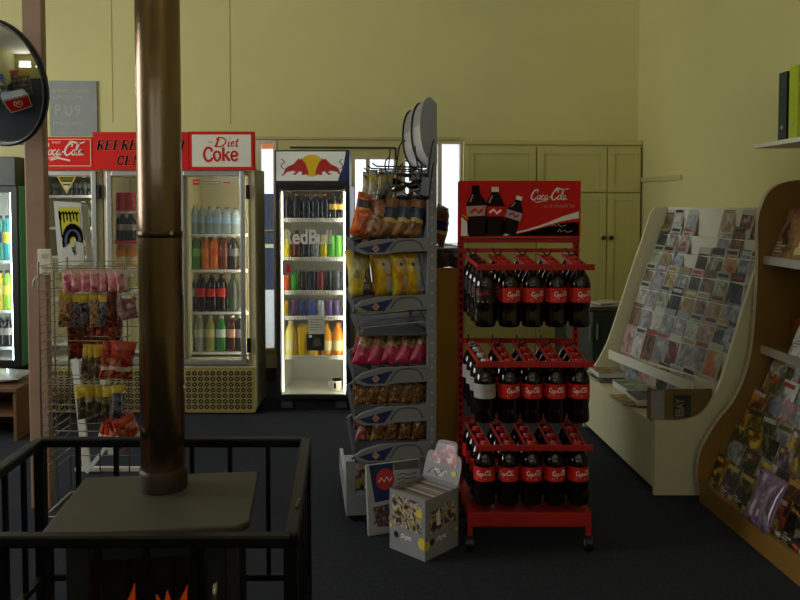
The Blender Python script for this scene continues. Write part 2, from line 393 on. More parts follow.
# what shows outside the left window
out_teal = mat('teal_fascia', (70,140,130), .5); out_or = mat('orange_band', (225,110,60), .5); out_navy = mat('navy_board', (28,44,92), .5)
t = thing('shop_awning', 'teal and orange shop awning seen outside the narrow left window', 'awning', (-1.75, 9.4, 0))
mb = MB(); mb.box(-.9,.9,-.1,.1,2.25,2.42); mb.build('fascia', out_teal, t)
mb = MB(); mb.box(-.9,.9,-.14,-.102,2.14,2.24); mb.build('orange_band', out_or, t)
for sx in (-.85,.85):
    mb = MB(); mb.box(sx-.03,sx+.03,-.03,.03,0,2.25); mb.build('post', white_paint, t)
t = thing('notice_board', 'navy board standing outside the narrow left window', 'board', (-1.72, 8.9, 0))
mb = MB(); mb.box(-.42,.42,-.02,.02,.55,1.62); mb.box(-.46,-.42,-.03,.03,0,1.66); mb.box(.42,.46,-.03,.03,0,1.66); mb.build('panel', out_navy, t)
mb = MB(); mb.box(-.42,.42,-.03,-.021,1.02,1.06); mb.build('strip', white_paint, t)
g = MB(); g.add([(-9,7.6,-.05),(9,7.6,-.05),(9,30,-.05),(-9,30,-.05)], [(0,1,2,3)]); struct(g.build('ground_outside', mat('pale_concrete', (170,168,160), .9)))

# ------------------------------------------------------------------ built-in cupboard in the corner
def cupboard():
    s1 = onwall(462,200)[0]; zt = onwall(600,146)[1]; zm = onwall(580,193)[1]
    o = bw(s1/2, 0, 0); t = thing('built_in_cupboard', 'cream built-in wall cupboard with panelled doors in the corner', 'cupboard', o, math.atan2(-wdir.y, -wdir.x))
    hw = s1/2; d = .1
    mb = MB(); mb.box(-hw, hw-.005, -d, -.001, .1, zt); mb.box(-hw, hw-.005, -d-.03, -.001, zt, zt+.035); mb.build('carcass', cream_wood, t, bevel=.004)
    def door(x0, x1, z0, z1, knob):
        mb = MB(); y = -d-.002
        mb.box(x0, x1, y-.02, y, z0, z1)
        w = .06
        mb.box(x0, x0+w, y-.032, y-.02, z0, z1); mb.box(x1-w, x1, y-.032, y-.02, z0, z1)
        mb.box(x0+w, x1-w, y-.032, y-.02, z0, z0+w); mb.box(x0+w, x1-w, y-.032, y-.02, z1-w, z1)
        o = mb.build('door', cream_wood, t, bevel=.003)
        if knob is not None:
            k = MB(); k.lathe([(.008,0),(.008,.012),(.018,.02),(.02,.03),(.012,.04),(0,.042)], 12)
            ko = k.build('knob', mat('dark_knob', (48,40,34), .4), o); ko.location = (knob[0], y-.032, knob[1]); ko.rotation_euler = (R(90),0,0)
    X = lambda px, py: hw-onwall(px, py)[0]
    kz = onwall(602,237)[1]
    xs = [(-hw+.02, X(533,160)-.006, None), (X(533,160)+.006, X(602.5,160)-.004, None), (X(602.5,160)+.004, hw-.02, None)]
    for i, (a, b, _) in enumerate(xs):
        door(a, b, zm+.006, zt-.02, None)
        door(a, b, .14, zm-.006, [None, (b-.03, kz), (a+.03, kz)][i])
cupboard()

# post from floor to ceiling, with its power outlet
pb = FL(48.5, 505); pb.x = W(38.5, 150, pb.y).x
mb = MB(); mb.box(-.05,.05,-.05,.0,0,CEIL); o = mb.build('column', post_wood, None, bevel=.006, loc=pb); struct(o)
PY = pb.y-.05
sp_ = W(45.5, 262, PY)
t = thing('power_outlet', 'white double power outlet on the brown post', 'outlet', (sp_.x, PY, sp_.z))
mb = MB(); mb.box(-.034,.034,-.012,-.0005,-.065,.065); mb.build('plate', white_sign, t, bevel=.004)
for z in (-.03,.03):
    mb = MB(); mb.box(-.012,-.004,-.0155,-.0125,z-.012,z+.012); mb.box(.006,.014,-.0155,-.0125,z-.012,z+.012); mb.build('switch', mat('switch_ivory', (206,200,180), .4), t)
mb = MB(); mb.tube(spline([(0,-.014,-.05),(-.02,-.05,-.07),(-.04,-.045,-.09),(-.05,-.03,-.12)],5), .005, 6); mb.build('cable', mat('pale_cable', (190,186,172), .5), t)
# grey sign on the wall above the drinks fridges
c0 = onwall(98,136); c1 = onwall(50,81)
t = thing('wall_sign', 'flat grey wall sign with faint pale writing above the red drinks header', 'sign', bw((c0[0]+c1[0])/2, (c0[1]+c1[1])/2, 0), math.atan2(-wdir.y, -wdir.x))
w2, h2 = (c1[0]-c0[0])/2, (c1[1]-c0[1])/2
mb = MB(); mb.box(-w2, w2, -.02, -.001, -h2, h2, 0)
fn = lambda x, y: (x, -.0215, y)
text(mb, 'P', .13, lambda x, y: fn(x-.155, y-.06), 1, sx=.8); text(mb, 'U', .13, lambda x, y: fn(x-.075, y-.06), 1, sx=.8); text(mb, '9', .13, lambda x, y: fn(x+.01, y-.06), 1, sx=.8)
random.seed(3)
for z, L in ((.13,.3),(.075,.24),(-.14,.24)):
    x = -w2+.03
    while x < -w2+.03+L:
        k = random.uniform(.012,.02); mb.ribbon([(x,z),(x,z+.03)], .006, fn, 1); mb.ribbon([(x,z+random.choice((0,.015,.028))),(x+k,z+random.choice((0,.015,.028)))], .006, fn, 1); x += k+.006
mb.build('panel', [mat('grey_sign', (150,154,154), .5), mat('pale_sign_letters', (186,188,168), .6)], t)
# ------------------------------------------------------------------ bottles, cans, cartons (built once each, then copied)
def bprof(r, h, cap_h):   # bottle silhouette without the cap
    return [(r*.82,0),(r*.97,h*.02),(r,h*.06),(r*.96,h*.2),(r*.90,h*.27),(r*.97,h*.33),(r,h*.40),(r,h*.65),(r*.98,h*.69),(r*.84,h*.78),(r*.55,h*.87),(r*.36,h*.92),(r*.33,h-cap_h)]
def make_bottle(name, r, h, body, capm, labm, n=18, logo=None, lab=(.40,.63)):
    def f():
        ch = h*.06
        b = MB(); b.lathe(bprof(r, h, ch), n); o = b.build(name, body)
        c = MB(); c.lathe([(r*.39,h-ch-.001),(r*.40,h-ch*.5),(r*.38,h),(0,h+.0005)], 14); c.build('cap', capm, o)
        if labm:
            rr = r*1.012; l = MB(); l.lathe([(rr,h*lab[0]),(rr,h*lab[1])], 24, cap=False)
            if logo:
                r3 = rr*1.006; zc = h*(lab[0]+lab[1])/2
                for a0 in (R(-90), R(90)):
                    logo(l, lambda x, y, a0=a0: (r3*math.cos(a0+x/r3), r3*math.sin(a0+x/r3), zc+y), r, h)
            l.build('label', labm, o, recalc=False)
        return o
    return f
cola = mat('dark_cola', (18,8,6), .1, var=.05, spec=.6)
cola_neck = cola
red_lab = mat('red_bottle_label', (214,34,26), .35, var=.04)
def lab_coke(l, fn, r, h):
    w = r*1.5; script_logo(l, lambda x, y: fn(x-w/2, y-h*.015), w, 1, .15)
    l.ribbon([(-w*.5,-h*.07),(-w*.2,-h*.05),(w*.1,-h*.075),(w*.5,-h*.055)], h*.012, fn, 1)
def lab_zero(l, fn, r, h):
    w = r*1.4; script_logo(l, lambda x, y: fn(x-w/2, y+h*.005), w, 1, .13)
    l.ribbon([(-r*1.1,-h*.09),(-r*.5,-h*.1),(0,-h*.102),(r*.5,-h*.1),(r*1.1,-h*.09)], h*.012, fn, 2)
def lab_diet(l, fn, r, h):
    w = r*1.0; script_logo(l, lambda x, y: fn(x-w/2, y), w, 1, .13)
BR, BH = .0475, .275
P_coke = Proto(make_bottle('cola_bottle', BR, BH, cola, mat('red_cap', (200,24,22), .4), [red_lab, white_ink], logo=lab_coke))
P_zero = Proto(make_bottle('cola_bottle', BR, BH, cola, mat('black_cap', (16,14,14), .35), [mat('black_label', (22,16,16), .3), red_ink, white_ink], logo=lab_zero))
P_diet = Proto(make_bottle('cola_bottle', BR, BH, cola, mat('silver_cap', (196,196,198), .35), [mat('silver_label', (172,172,172), .35), red_ink], logo=lab_diet))

# ------------------------------------------------------------------ red hanging bottle rack
def coke_rack():
    yb, yf = 3.86, 3.45
    A = W(460.5, 300, yb); B = W(575, 300, yb); cx = (A.x+B.x)/2; hw = (B.x-A.x)/2
    t = thing('bottle_rack', 'red wheeled metal rack with cola sign and three tiers of hanging bottles', 'rack', (cx, yb, 0))
    ztop = W(520,182,yb).z; zs = W(520,237,yb).z
    base0, base1 = W(520,527,3.47).z, W(520,513,3.47).z
    for s in (-1,1):
        mb = MB(); mb.box(s*hw-.014, s*hw+.014, -.02, .02, base1, ztop)
        for i in range(34): mb.box(s*hw-.005, s*hw+.005, -.0212, -.0195, base1+.05+i*.035, base1+.07+i*.035, 1)
        mb.build('post', [red_metal, black_ink], t)
    for z0, z1 in ((W(520,242.5,yb).z, W(520,237.5,yb).z), (W(520,252,yb).z, W(520,248,yb).z), (W(520,342,yb).z, W(520,337,yb).z), (W(520,420,yb).z, W(520,415,yb).z)):
        mb = MB(); mb.box(-hw-.014, hw+.014, -.03, -.021, z0, z1); mb.build('cross_bar', red_metal, t, bevel=.002)
    # sign
    mb = MB(); mb.box(-hw-.012, hw+.012, -.05, -.031, zs, ztop+.005, 0)
    w, h = 2*hw+.024, ztop+.005-zs; x0 = -hw-.012; y = -.0512
    def S(u, v, k=0): return (x0+u*w, y-k*.0006, zs+v*h)   # u, v on the sign, 0..1
    def curve(P): return spline([(a,b) for a,b in P], 6)
    low = curve([(.02,.36),(.10,.22),(.22,.10),(.40,.07)]); 
    mb.poly([S(.015,.03,1)]+[S(p.x,p.y,1) for p in low]+[S(.40,.03,1)], 2)
    arc = curve([(.40,.07),(.55,.14),(.70,.24),(.85,.37),(.985,.46)])
    arc2 = curve([(.985,.34),(.85,.29),(.70,.20),(.55,.11),(.40,.04)])
    mb.poly([S(p.x,p.y,2) for p in arc]+[S(p.x,p.y,2) for p in arc2], 2)
    mb.poly([S(p.x,p.y-.005,1) for p in curve([(.40,.04),(.55,.10),(.70,.18),(.85,.26),(.985,.28)])]+[S(.985,.03,1),S(.40,.03,1)], 1)
    mb.ribbon([(.03,.40),(.10,.27),(.2,.17)], .012, lambda a,b: S(a,b,3), 4)
    # three bottles pictured on the sign
    def pic(u, v, hh, ang, capi, labi):
        prof = [(.16,0),(.2,.05),(.2,.3),(.17,.36),(.2,.45),(.2,.62),(.17,.7),(.09,.84),(.07,.92)]
        ca, sa = math.cos(ang), math.sin(ang)
        def Q(x, yy, k):
            X = (x*ca-yy*sa)*hh*h; Y = (x*sa+yy*ca)*hh*h; return (x0+u*w+X, y-k*.0006, zs+v*h+Y)
        mb.poly([Q(-a,b,4) for a,b in prof]+[Q(a,b,4) for a,b in reversed(prof)], 3)
        mb.poly([Q(-.2,.40,5),Q(.2,.40,5),Q(.2,.60,5),Q(-.2,.60,5)], labi)
        mb.poly([Q(-.075,.9,5),Q(.075,.9,5),Q(.075,1.0,5),Q(-.075,1.0,5)], capi)
        mb.ribbon([(-.12,.47),(-.03,.54),(.04,.46),(.12,.53)], .05, lambda a,b: Q(a,b,6), 2 if labi == 0 else 0)
        mb.ribbon([(-.12,.68),(-.06,.82)], .03, lambda a,b: Q(a,b,6), 5)
    pic(.155,.02,.90,.05,1,5); pic(.295,.03,.86,0,2,0); pic(.40,.06,.70,-.30,2,6)
    script_logo(mb, lambda a, b: (x0+.585*w+a+b*.1, y-.0006, zs+.66*h+b), .31*w, 2, .13)
    text(mb, 'as it should be', .025, lambda a, b: (x0+.695*w+a, y-.0006, zs+.53*h+b), 5, shear=.2)
    for k, (u, v) in enumerate(((.76,.20),(.81,.10))):
        mb.ribbon([(u,v),(u+.02,v+.05),(u+.03,v),(u+.06,v+.03),(u+.08,v-.01),(u+.12,v+.02)], .012, lambda a,b: S(a,b,4), 5)
    mb.build('sign_board', [red_sign, black_ink, white_ink, mat('cola_picture', (34,16,14), .7, spec=.15), mat('gold_line', (214,150,50), .5), mat('faded_print', (190,150,140), .5), mat('pale_label_print', (170,160,165), .5)], t)
    # tiers
    xs = [W(px, 300, yf).x-cx for px in (486.5,511,534.5,558.5,582.5)]
    fx0, fx1 = W(476.5,300,yf).x-cx, W(594,300,yf).x-cx
    tiers = [(W(520,254,yb).z, W(520,267,yf).z), (W(520,340,yb).z, W(520,364,yf).z), (W(520,418,yb).z, W(520,447.5,yf).z)]
    for zb, zf in tiers:
        fr = MB(); fr.box(fx0, fx1, yf-yb-.012, yf-yb, zf-.013, zf+.013); fr.build('front_bar', red_metal, t, bevel=.002)
        for x in xs:
            xb = -hw+.045+(xs.index(x))*(2*hw-.09)/4
            ch = MB()
            for s in (-.026,.026):
                ch.bar((xb+s,-.03,zb-.006), (x+s, yf-yb, zf-.006), .006, .018)
            ch.build('neck_rail', red_metal, t)
            hk = MB(); hk.tube([(xb-.01,-.031,zb+.03),(xb-.01,-.05,zb+.02),(xb,-.12,zb-.0),(xb+.012,-.14,zb+.012),(xb+.02,-.13,zb+.03)], .004, 6); hk.build('hook', black_metal, t)
    # base with castors
    bx0, bx1 = W(467.5,513,3.47).x-cx, W(592,513,3.47).x-cx
    mb = MB(); mb.box(bx0, bx1, 3.47-yb, .02, base0, base1); mb.build('base', red_metal, t, bevel=.004)
    for x in (bx0+.012, bx1-.012):
        for yy in (3.485-yb, 0):
            mb = MB(); mb.box(x-.011, x+.011, yy-.011, yy+.011, .06, base0); mb.build('leg', red_metal, t)
            mb = MB(); mb.cyl((x-.014,yy-.005,.034), (x+.014,yy-.005,.034), .034, 18); c = mb.build('caster', black_plastic, t)
            mb = MB(); mb.cyl((x-.017,yy-.005,.034), (x+.017,yy-.005,.034), .015, 12); mb.build('hub', mat('caster_grey', (120,120,122), .4), c)
    tier_n = ['top','middle','bottom']; depth_n = ['at the front', 'one behind the front', 'two behind the front', 'at the back']
    for ti, (zb, zf) in enumerate(tiers):
        for ci in range(5):
            n = 4
            for k in range(n):
                f = k/(n-1)*.74
                xb = -hw+.045+ci*(2*hw-.09)/4
                x = cx+xs[ci]*(1-f)+xb*f; yy = yf+.055+f*.40; z = zf-.006+(zb-zf)*f - BH*.945
                if ti == 2 and z < base1+.003: z = base1+.003
                P = P_coke; nm = 'red-labelled'
                if ci == 0 and ti == 0: P = P_zero; nm = 'black-labelled'
                if ci == 0 and ti == 1: P = P_diet; nm = 'silver-labelled'
                P.put((x, yy, z), (0,0,random.uniform(-.7,.7) if k else random.uniform(-.35,.5)),
                      '%s cola bottle %s of the %s column, %s tier of red rack' % (nm, depth_n[k], ['leftmost','second','middle','fourth','rightmost'][ci], tier_n[ti]), 'bottle', 'cola bottles hanging on the red rack')
coke_rack()
# ------------------------------------------------------------------ fridge stock, one builder per kind
def can(name, r, h, mats):
    def f():
        b = MB(); b.lathe([(r*.8,0),(r,h*.06),(r,h*.9),(r*.8,h*.97),(r*.8,h),(r*.74,h-.002)], 16, mis=[1,0,0,1,1]); return b.build(name, mats)
    return f
def carton(name, w, h, mats):
    def f():
        b = MB(); b.box(-w/2,w/2,-w/2,w/2,0,h*.78,0)
        b.add([(-w/2,-w/2,h*.78),(w/2,-w/2,h*.78),(w/2,w/2,h*.78),(-w/2,w/2,h*.78),(-w/2,0,h*.94),(w/2,0,h*.94)], [(0,1,5,4),(2,3,4,5),(0,4,3),(1,2,5)], 0)
        b.box(-w/2,w/2,-.002,.002,h*.94,h,1); b.box(-w*.42,w*.42,-w/2-.0006,-w/2,h*.2,h*.5,1)
        o = b.build(name, mats); return o
    return f
def jug(name, r, h, body, capm, labm):
    def f():
        b = MB(); b.lathe([(r*.9,0),(r,h*.04),(r,h*.6),(r*.9,h*.7),(r*.5,h*.86),(r*.36,h*.92),(r*.36,h*.94)], 18); o = b.build(name, body)
        c = MB(); c.lathe([(r*.42,h*.935),(r*.42,h),(0,h+.001)], 14); c.build('cap', capm, o)
        l = MB(); l.lathe([(r*1.01,h*.18),(r*1.01,h*.48)], 18, cap=False); l.build('label', labm, o, recalc=False); return o
    return f
silver = mat('can_silver', (196,198,200), .3, .8, var=0)
_bp = {}
def stock(kind, col, col2=None, h=.2):
    """a Proto for a kind of container in its colours"""
    key = (kind, col, col2, round(h,3))
    if key in _bp: return _bp[key]
    q = lambda c, r=.3: mat('ink_%d_%d_%d' % c, c, r, var=.05)
    if kind == 'can': P = Proto(can('drink_can', .030 if h > .13 else .027, h, [q(col), silver]))
    elif kind == 'slim': P = Proto(can('drink_can', .024, h, [q(col), silver]))
    elif kind == 'bottle': P = Proto(make_bottle('drink_bottle', .036, h, q(col, .1), q(col2), None))
    elif kind == 'lab': P = Proto(make_bottle('drink_bottle', .040, h, q(col, .1), q((206,200,190) if sum(col) > 100 and h < .26 else (120,30,26) if col2 == (214,50,30) else (60,56,54)), q(col2)))
    elif kind == 'water': P = Proto(make_bottle('water_bottle', .040, h, clear('clear_bottle_%d_%d_%d' % col, col, .55), q(col2), mat('water_label', (150,180,205), .4)))
    elif kind == 'clear': P = Proto(make_bottle('drink_bottle', .042, h, clear('clear_bottle_%d_%d_%d' % col, col, .3), q((220,220,216)), q(col2)))
    elif kind == 'jug': P = Proto(jug('juice_bottle', .045, h, q(col), q(col2), q((236,226,170))))
    elif kind == 'carton': P = Proto(carton('juice_carton', .075, h, [q(col), q((236,228,190))]))
    _bp[key] = P; return P

def shell(t, hw, depth, h0, h1, wall, m_out, m_in, name='cabinet'):
    mb = MB()
    mb.box(-hw,-hw+wall,0,depth,h0,h1); mb.box(hw-wall,hw,0,depth,h0,h1); mb.box(-hw+wall,hw-wall,depth-wall,depth,h0,h1)
    mb.box(-hw+wall,hw-wall,0,depth-wall,h1-wall,h1); mb.box(-hw+wall,hw-wall,0,depth-wall,h0,h0+wall)
    o = mb.build(name, m_out, t, bevel=.004)
    w = wall; e = .006; mb = MB()
    mb.box(-hw+w,-hw+w+e,.01,depth-w,h0+w,h1-w); mb.box(hw-w-e,hw-w,.01,depth-w,h0+w,h1-w); mb.box(-hw+w+e,hw-w-e,depth-w-e,depth-w,h0+w,h1-w)
    mb.box(-hw+w+e,hw-w-e,.01,depth-w-e,h1-w-e,h1-w); mb.box(-hw+w+e,hw-w-e,.01,depth-w-e,h0+w,h0+w+e)
    mb.build('liner', m_in, t); return o
def wire_shelf(t, hw, y0, y1, z, m, lip=.02, slots=True):
    mb = MB(); mb.box(-hw,hw,y0,y1,z-.006,z); mb.box(-hw,hw,y0-.008,y0,z-lip,z+lip*.5)
    if slots:
        n = int(2*hw/.02)
        for i in range(n): x = -hw+(i+.5)*2*hw/n; mb.box(x-.003,x+.003,y0-.009,y0-.0079,z-lip*.7,z+lip*.2,1)
    return mb.build('shelf', [m, mat('shelf_slot', (150,150,140), .6)], t)
def door_frame(t, hw, y, h0, h1, fw_, m, gl, th=.03):
    mb = MB()
    mb.box(-hw,-hw+fw_,y-th,y,h0,h1); mb.box(hw-fw_,hw,y-th,y,h0,h1); mb.box(-hw+fw_,hw-fw_,y-th,y,h1-fw_,h1); mb.box(-hw+fw_,hw-fw_,y-th,y,h0,h0+fw_)
    d = mb.build('door', m, t, bevel=.003)
    g = MB(); g.box(-hw+fw_-.005,hw-fw_+.005,y-th*.6,y-th*.6+.004,h0+fw_-.005,h1-fw_+.005); g.build('door_glass', gl, d); return d

BULL = [(.0,.03),(.08,.12),(.13,.26),(.16,.40),(.28,.52),(.42,.60),(.50,.70),(.62,.90),(.70,.86),(.76,.93),(.78,.82),(.86,.72),(.92,.50),(.97,.30),(1.0,.10),(.94,.05),(.90,.14),(.84,.05),(.74,.07),(.77,.20),(.66,.26),(.60,.16),(.52,.06),(.40,.10),(.54,.20),(.44,.28),(.30,.24),(.22,.22),(.14,.10),(.06,.02)]
def red_bull_fridge():
    y0 = FL(313,411).y; c = W(313.5,300,y0); a = W(277,300,y0); b = W(350.5,300,y0); hw = (b.x-a.x)/2
    Z = lambda py: W(313,py,y0).z
    X = lambda px: W(px,300,y0).x-c.x
    t = thing('drinks_fridge', 'slim black glass-door drinks fridge with two red bulls on its header', 'fridge', (c.x, y0, 0))
    D = .55
    shell(t, hw, D, Z(399), Z(186), .03, black_plastic, fridge_white)
    mb = MB(); mb.box(-hw+.01,hw-.01,.03,D,0.0,Z(399)-.002); mb.build('base', black_plastic, t)
    for s in (-1,1):
        mb = MB(); mb.box(s*hw*.75-.04, s*hw*.75+.04, .012, .029, .02, Z(400)-.01); mb.build('base_vent', mat('vent_grey', (60,62,64), .5), t)
    # header
    z0, z1 = Z(181), Z(152); w = 2*hw; h = z1-z0
    mb = MB(); mb.box(-hw,hw,-.06,.2,Z(186)+.001,z1+.01); hd = mb.build('header', black_plastic, t, bevel=.004)
    mb = MB(); y = -.0612
    mb.box(-hw+.012,hw-.012,y,-.0601,z0,z1)
    S = lambda u, v, k=0: (-hw+.012+u*(w-.024), y-.0004-k*.0005, z0+v*h)
    mb.poly([S(.5+.165*math.cos(i*math.pi/20), .52+.165*(w/h)*math.sin(i*math.pi/20)*.9, 1) for i in range(40)], 1)
    for sgn in (1,-1):
        f = lambda p, k=2: S(.5-sgn*(.045+.39*(1-p[0])), .16+.66*p[1], k)
        mb.poly([f(p) for p in BULL], 2)
        tail = spline([(.12,.36),(.02,.46),(.04,.62),(.13,.74),(.02,.88)],5)
        mb.ribbon([(p.x,p.y) for p in tail], .035, lambda a,b: f((a,b)), 3)
        mb.ribbon([(.60,.62),(.68,.70),(.78,.60)], .03, lambda a,b: f((a,b),3), 3); mb.ribbon([(.3,.44),(.4,.34),(.52,.4)], .025, lambda a,b: f((a,b),3), 3)
        mb.ribbon([(.78,.86),(.9,.92),(.94,.82)], .03, lambda a,b: f((a,b),3), 4)
    mb.poly([S(1.0,0,2),S(1.0,1,2),S(.975,1,2),S(.94,.5,2),S(.875,.12,2),S(.865,0,2)], 5)
    mb.build('sign_panel', [mat('bull_sign_glow_grey', (206,208,196), .5, var=.02, emit=.18), mat('bull_yellow', (240,196,10), .5, var=0), mat('bull_red', (190,34,28), .4, var=0), mat('bull_dark', (96,50,20), .5, var=0), mat('bull_horn', (220,190,120), .5, var=0), navy], hd)  # grey panel has a faint glow added to brighten it
    # door
    d = door_frame(t, hw, -.002, Z(398), Z(185), .032, black_plastic, door_glass)
    yd = -.002-.03*.6-.001
    mb = MB(); zt = Z(243.5); text(mb, 'RedBull', .145, lambda x, y_: (X(283.2)+x, yd-.0005, zt+y_*1.0), 0, bold=.0035, sx=(X(341.5)-X(283.2))/.145/3.62); mb.build('lettering', mat('frosted_letters', (226,226,214), .6, var=0), d)
    mb = MB(); mb.box(X(283),X(294),yd-.002,yd-.0005,Z(275),Z(260),0); mb.poly([(X(286),yd-.0025,Z(272)),(X(292),yd-.0025,Z(272)),(X(291),yd-.0025,Z(268)),(X(290),yd-.0025,Z(264)),(X(287.5),yd-.0025,Z(264))],1); mb.build('sticker', [mat('sticker_grey', (130,128,118), .5), red_ink], d)
    mb = MB(); mb.box(X(308.5),X(325),yd-.002,yd-.0005,Z(333.5),Z(315),0); mb.box(X(307),X(324.5),yd-.002,yd-.0005,Z(350),Z(333.6),1)
    for i, py in enumerate((319,321.5,324,326.5,329)): mb.box(X(310),X((323,319,321,323,318)[i]),yd-.0026,yd-.002,Z(py+.6),Z(py),2)
    mb.box(X(309),X(312),yd-.0026,yd-.002,Z(337),Z(334.5),3); mb.poly([(X(313),yd-.0026,Z(341)),(X(316),yd-.0026,Z(336)),(X(320),yd-.0026,Z(339)),(X(322),yd-.0026,Z(345)),(X(314),yd-.0026,Z(346))],4)
    mb.build('notice', [mat('notice_paper', (196,196,180), .6), mat('notice_photo', (38,40,38), .4), mat('notice_text', (110,112,104), .6), white_ink, mat('notice_picture', (92,84,66), .5)], d)
    # tubes
    for x, m in ((hw-.042, tube_m), (-hw+.042, tube_m)):
        mb = MB(); mb.cyl((x,.02,Z(392)), (x,.02,Z(192)), .006 if x > 0 else .004, 10); mb.build('lamp_tube', m if x > 0 else tube_dim, t)
    # shelves and stock
    for py in (219.5,259,293,318.5,358.5): wire_shelf(t, hw-.05, .07, D-.05, Z(py), fridge_white)
    def put(px, py, kind, c1, c2, h, desc, cat, k=0, dy=.115):
        p = W(px, py, y0+dy); P = stock(kind, c1, c2, h); p.z = Z(py)+.0008
        P.put(p, (0,0,random.uniform(0,6)), desc, cat, 'drinks in the slim bull fridge')
    Hh = lambda pb, pt: Z(pt)-Z(pb)
    n5 = ['leftmost','second','third','fourth','fifth','sixth','rightmost']
    for i, px in enumerate((287.5,297,306.5,316,325)): put(px, 219.5, 'bottle', (22,30,58), (226,110,36), Hh(219.5,194), 'dark blue bottle with orange cap, %s on top shelf of bull fridge' % n5[i], 'bottle')
    for i, px in enumerate((333.5,341.5)): put(px, 219.5, 'lab', (34,28,30), (214,170,70), Hh(219.5,195), 'dark bottle with gold label, %s on top shelf of bull fridge' % ['second from right','rightmost'][i], 'bottle')
    for px, k, c1, c2, hh, d in ((287,'bottle',(226,206,50),(210,190,40),30,'yellow bottle leftmost'),(296.5,'bottle',(104,26,24),(40,24,24),28,'dark red bottle second from left'),(306.5,'bottle',(26,34,70),(30,30,40),28,'navy bottle third from left'),
                         (316,'can',(150,156,170),None,24,'silver checked can fourth from left'),(324,'can',(214,196,40),None,23,'yellow and green can fifth from left'),(331.5,'can',(90,176,60),None,23,'green can second from right'),(338.5,'can',(110,190,70),None,23,'light green can rightmost')):
        put(px, 259, k, c1, c2, Hh(259, 259-hh), d+' on second shelf of bull fridge', 'bottle' if k == 'bottle' else 'can')
    for px, c1, d in ((286.5,(222,90,30),'orange can leftmost'),(295,(60,170,50),'bright green can second'),(304,(40,36,40),'black can third'),(312.5,(36,40,70),'dark navy can fourth'),(320.5,(120,36,40),'dark red can fifth'),(329,(28,28,32),'black can sixth'),(337.5,(70,74,84),'dark grey can rightmost')):
        put(px, 293, 'can', c1, None, Hh(293,272), d+' along the third shelf of bull fridge', 'can')
    for px, c1, d in ((286,(200,160,50),'small gold can leftmost'),(295,(100,50,130),'small purple can second'),(303.5,(50,60,150),'small blue can third'),(312,(70,90,190),'small bright blue can fourth'),(321,(180,186,200),'small silver can fifth'),(329.5,(110,70,140),'small violet can sixth'),(337,(90,80,120),'small mauve can rightmost')):
        put(px, 318.5, 'slim', c1, None, Hh(318.5,302), d+' along the fourth shelf of bull fridge', 'can')
    put(291, 358.5, 'jug', (240,224,120), (236,232,210), Hh(358.5,323), 'pale yellow juice bottle at left on lowest shelf of bull fridge', 'bottle')
    put(303.2, 358.5, 'carton', (246,206,50), None, Hh(358.5,326), 'yellow juice carton beside pale bottle in bull fridge', 'carton')
    put(315, 358.5, 'carton', (242,190,40), None, Hh(358.5,327), 'yellow juice carton behind the notice on bull fridge door', 'carton')
    put(326.5, 358.5, 'jug', (240,170,40), (230,150,30), Hh(358.5,326), 'amber juice bottle right of the notice in bull fridge', 'bottle')
    put(338, 358.5, 'jug', (244,150,40), (226,120,30), Hh(358.5,325), 'orange juice bottle rightmost on lowest shelf of bull fridge', 'bottle')
    # mug on the fridge floor
    mp = W(337,388,y0+.12); mp.z = Z(399)+.0375
    m = thing('mug', 'black and white mug on the floor of bull fridge', 'mug', mp)
    b = MB(); b.lathe([(.034,0),(.036,.004),(.036,.075),(.036,.085),(.031,.085),(.030,.03),(0,.025)], 20, mis=[0,0,1,1,1,1]); b.build('body', [white_sign, black_ink], m)
    b = MB(); b.box(-.02,-.004,-.0375,-.0362,.02,.06); b.build('picture', black_ink, m)
    b = MB(); b.tube(spline([(-.035,0,.065),(-.058,0,.062),(-.062,0,.04),(-.05,0,.02),(-.035,0,.018)],4), .005, 8); b.build('handle', white_sign, m)
red_bull_fridge()

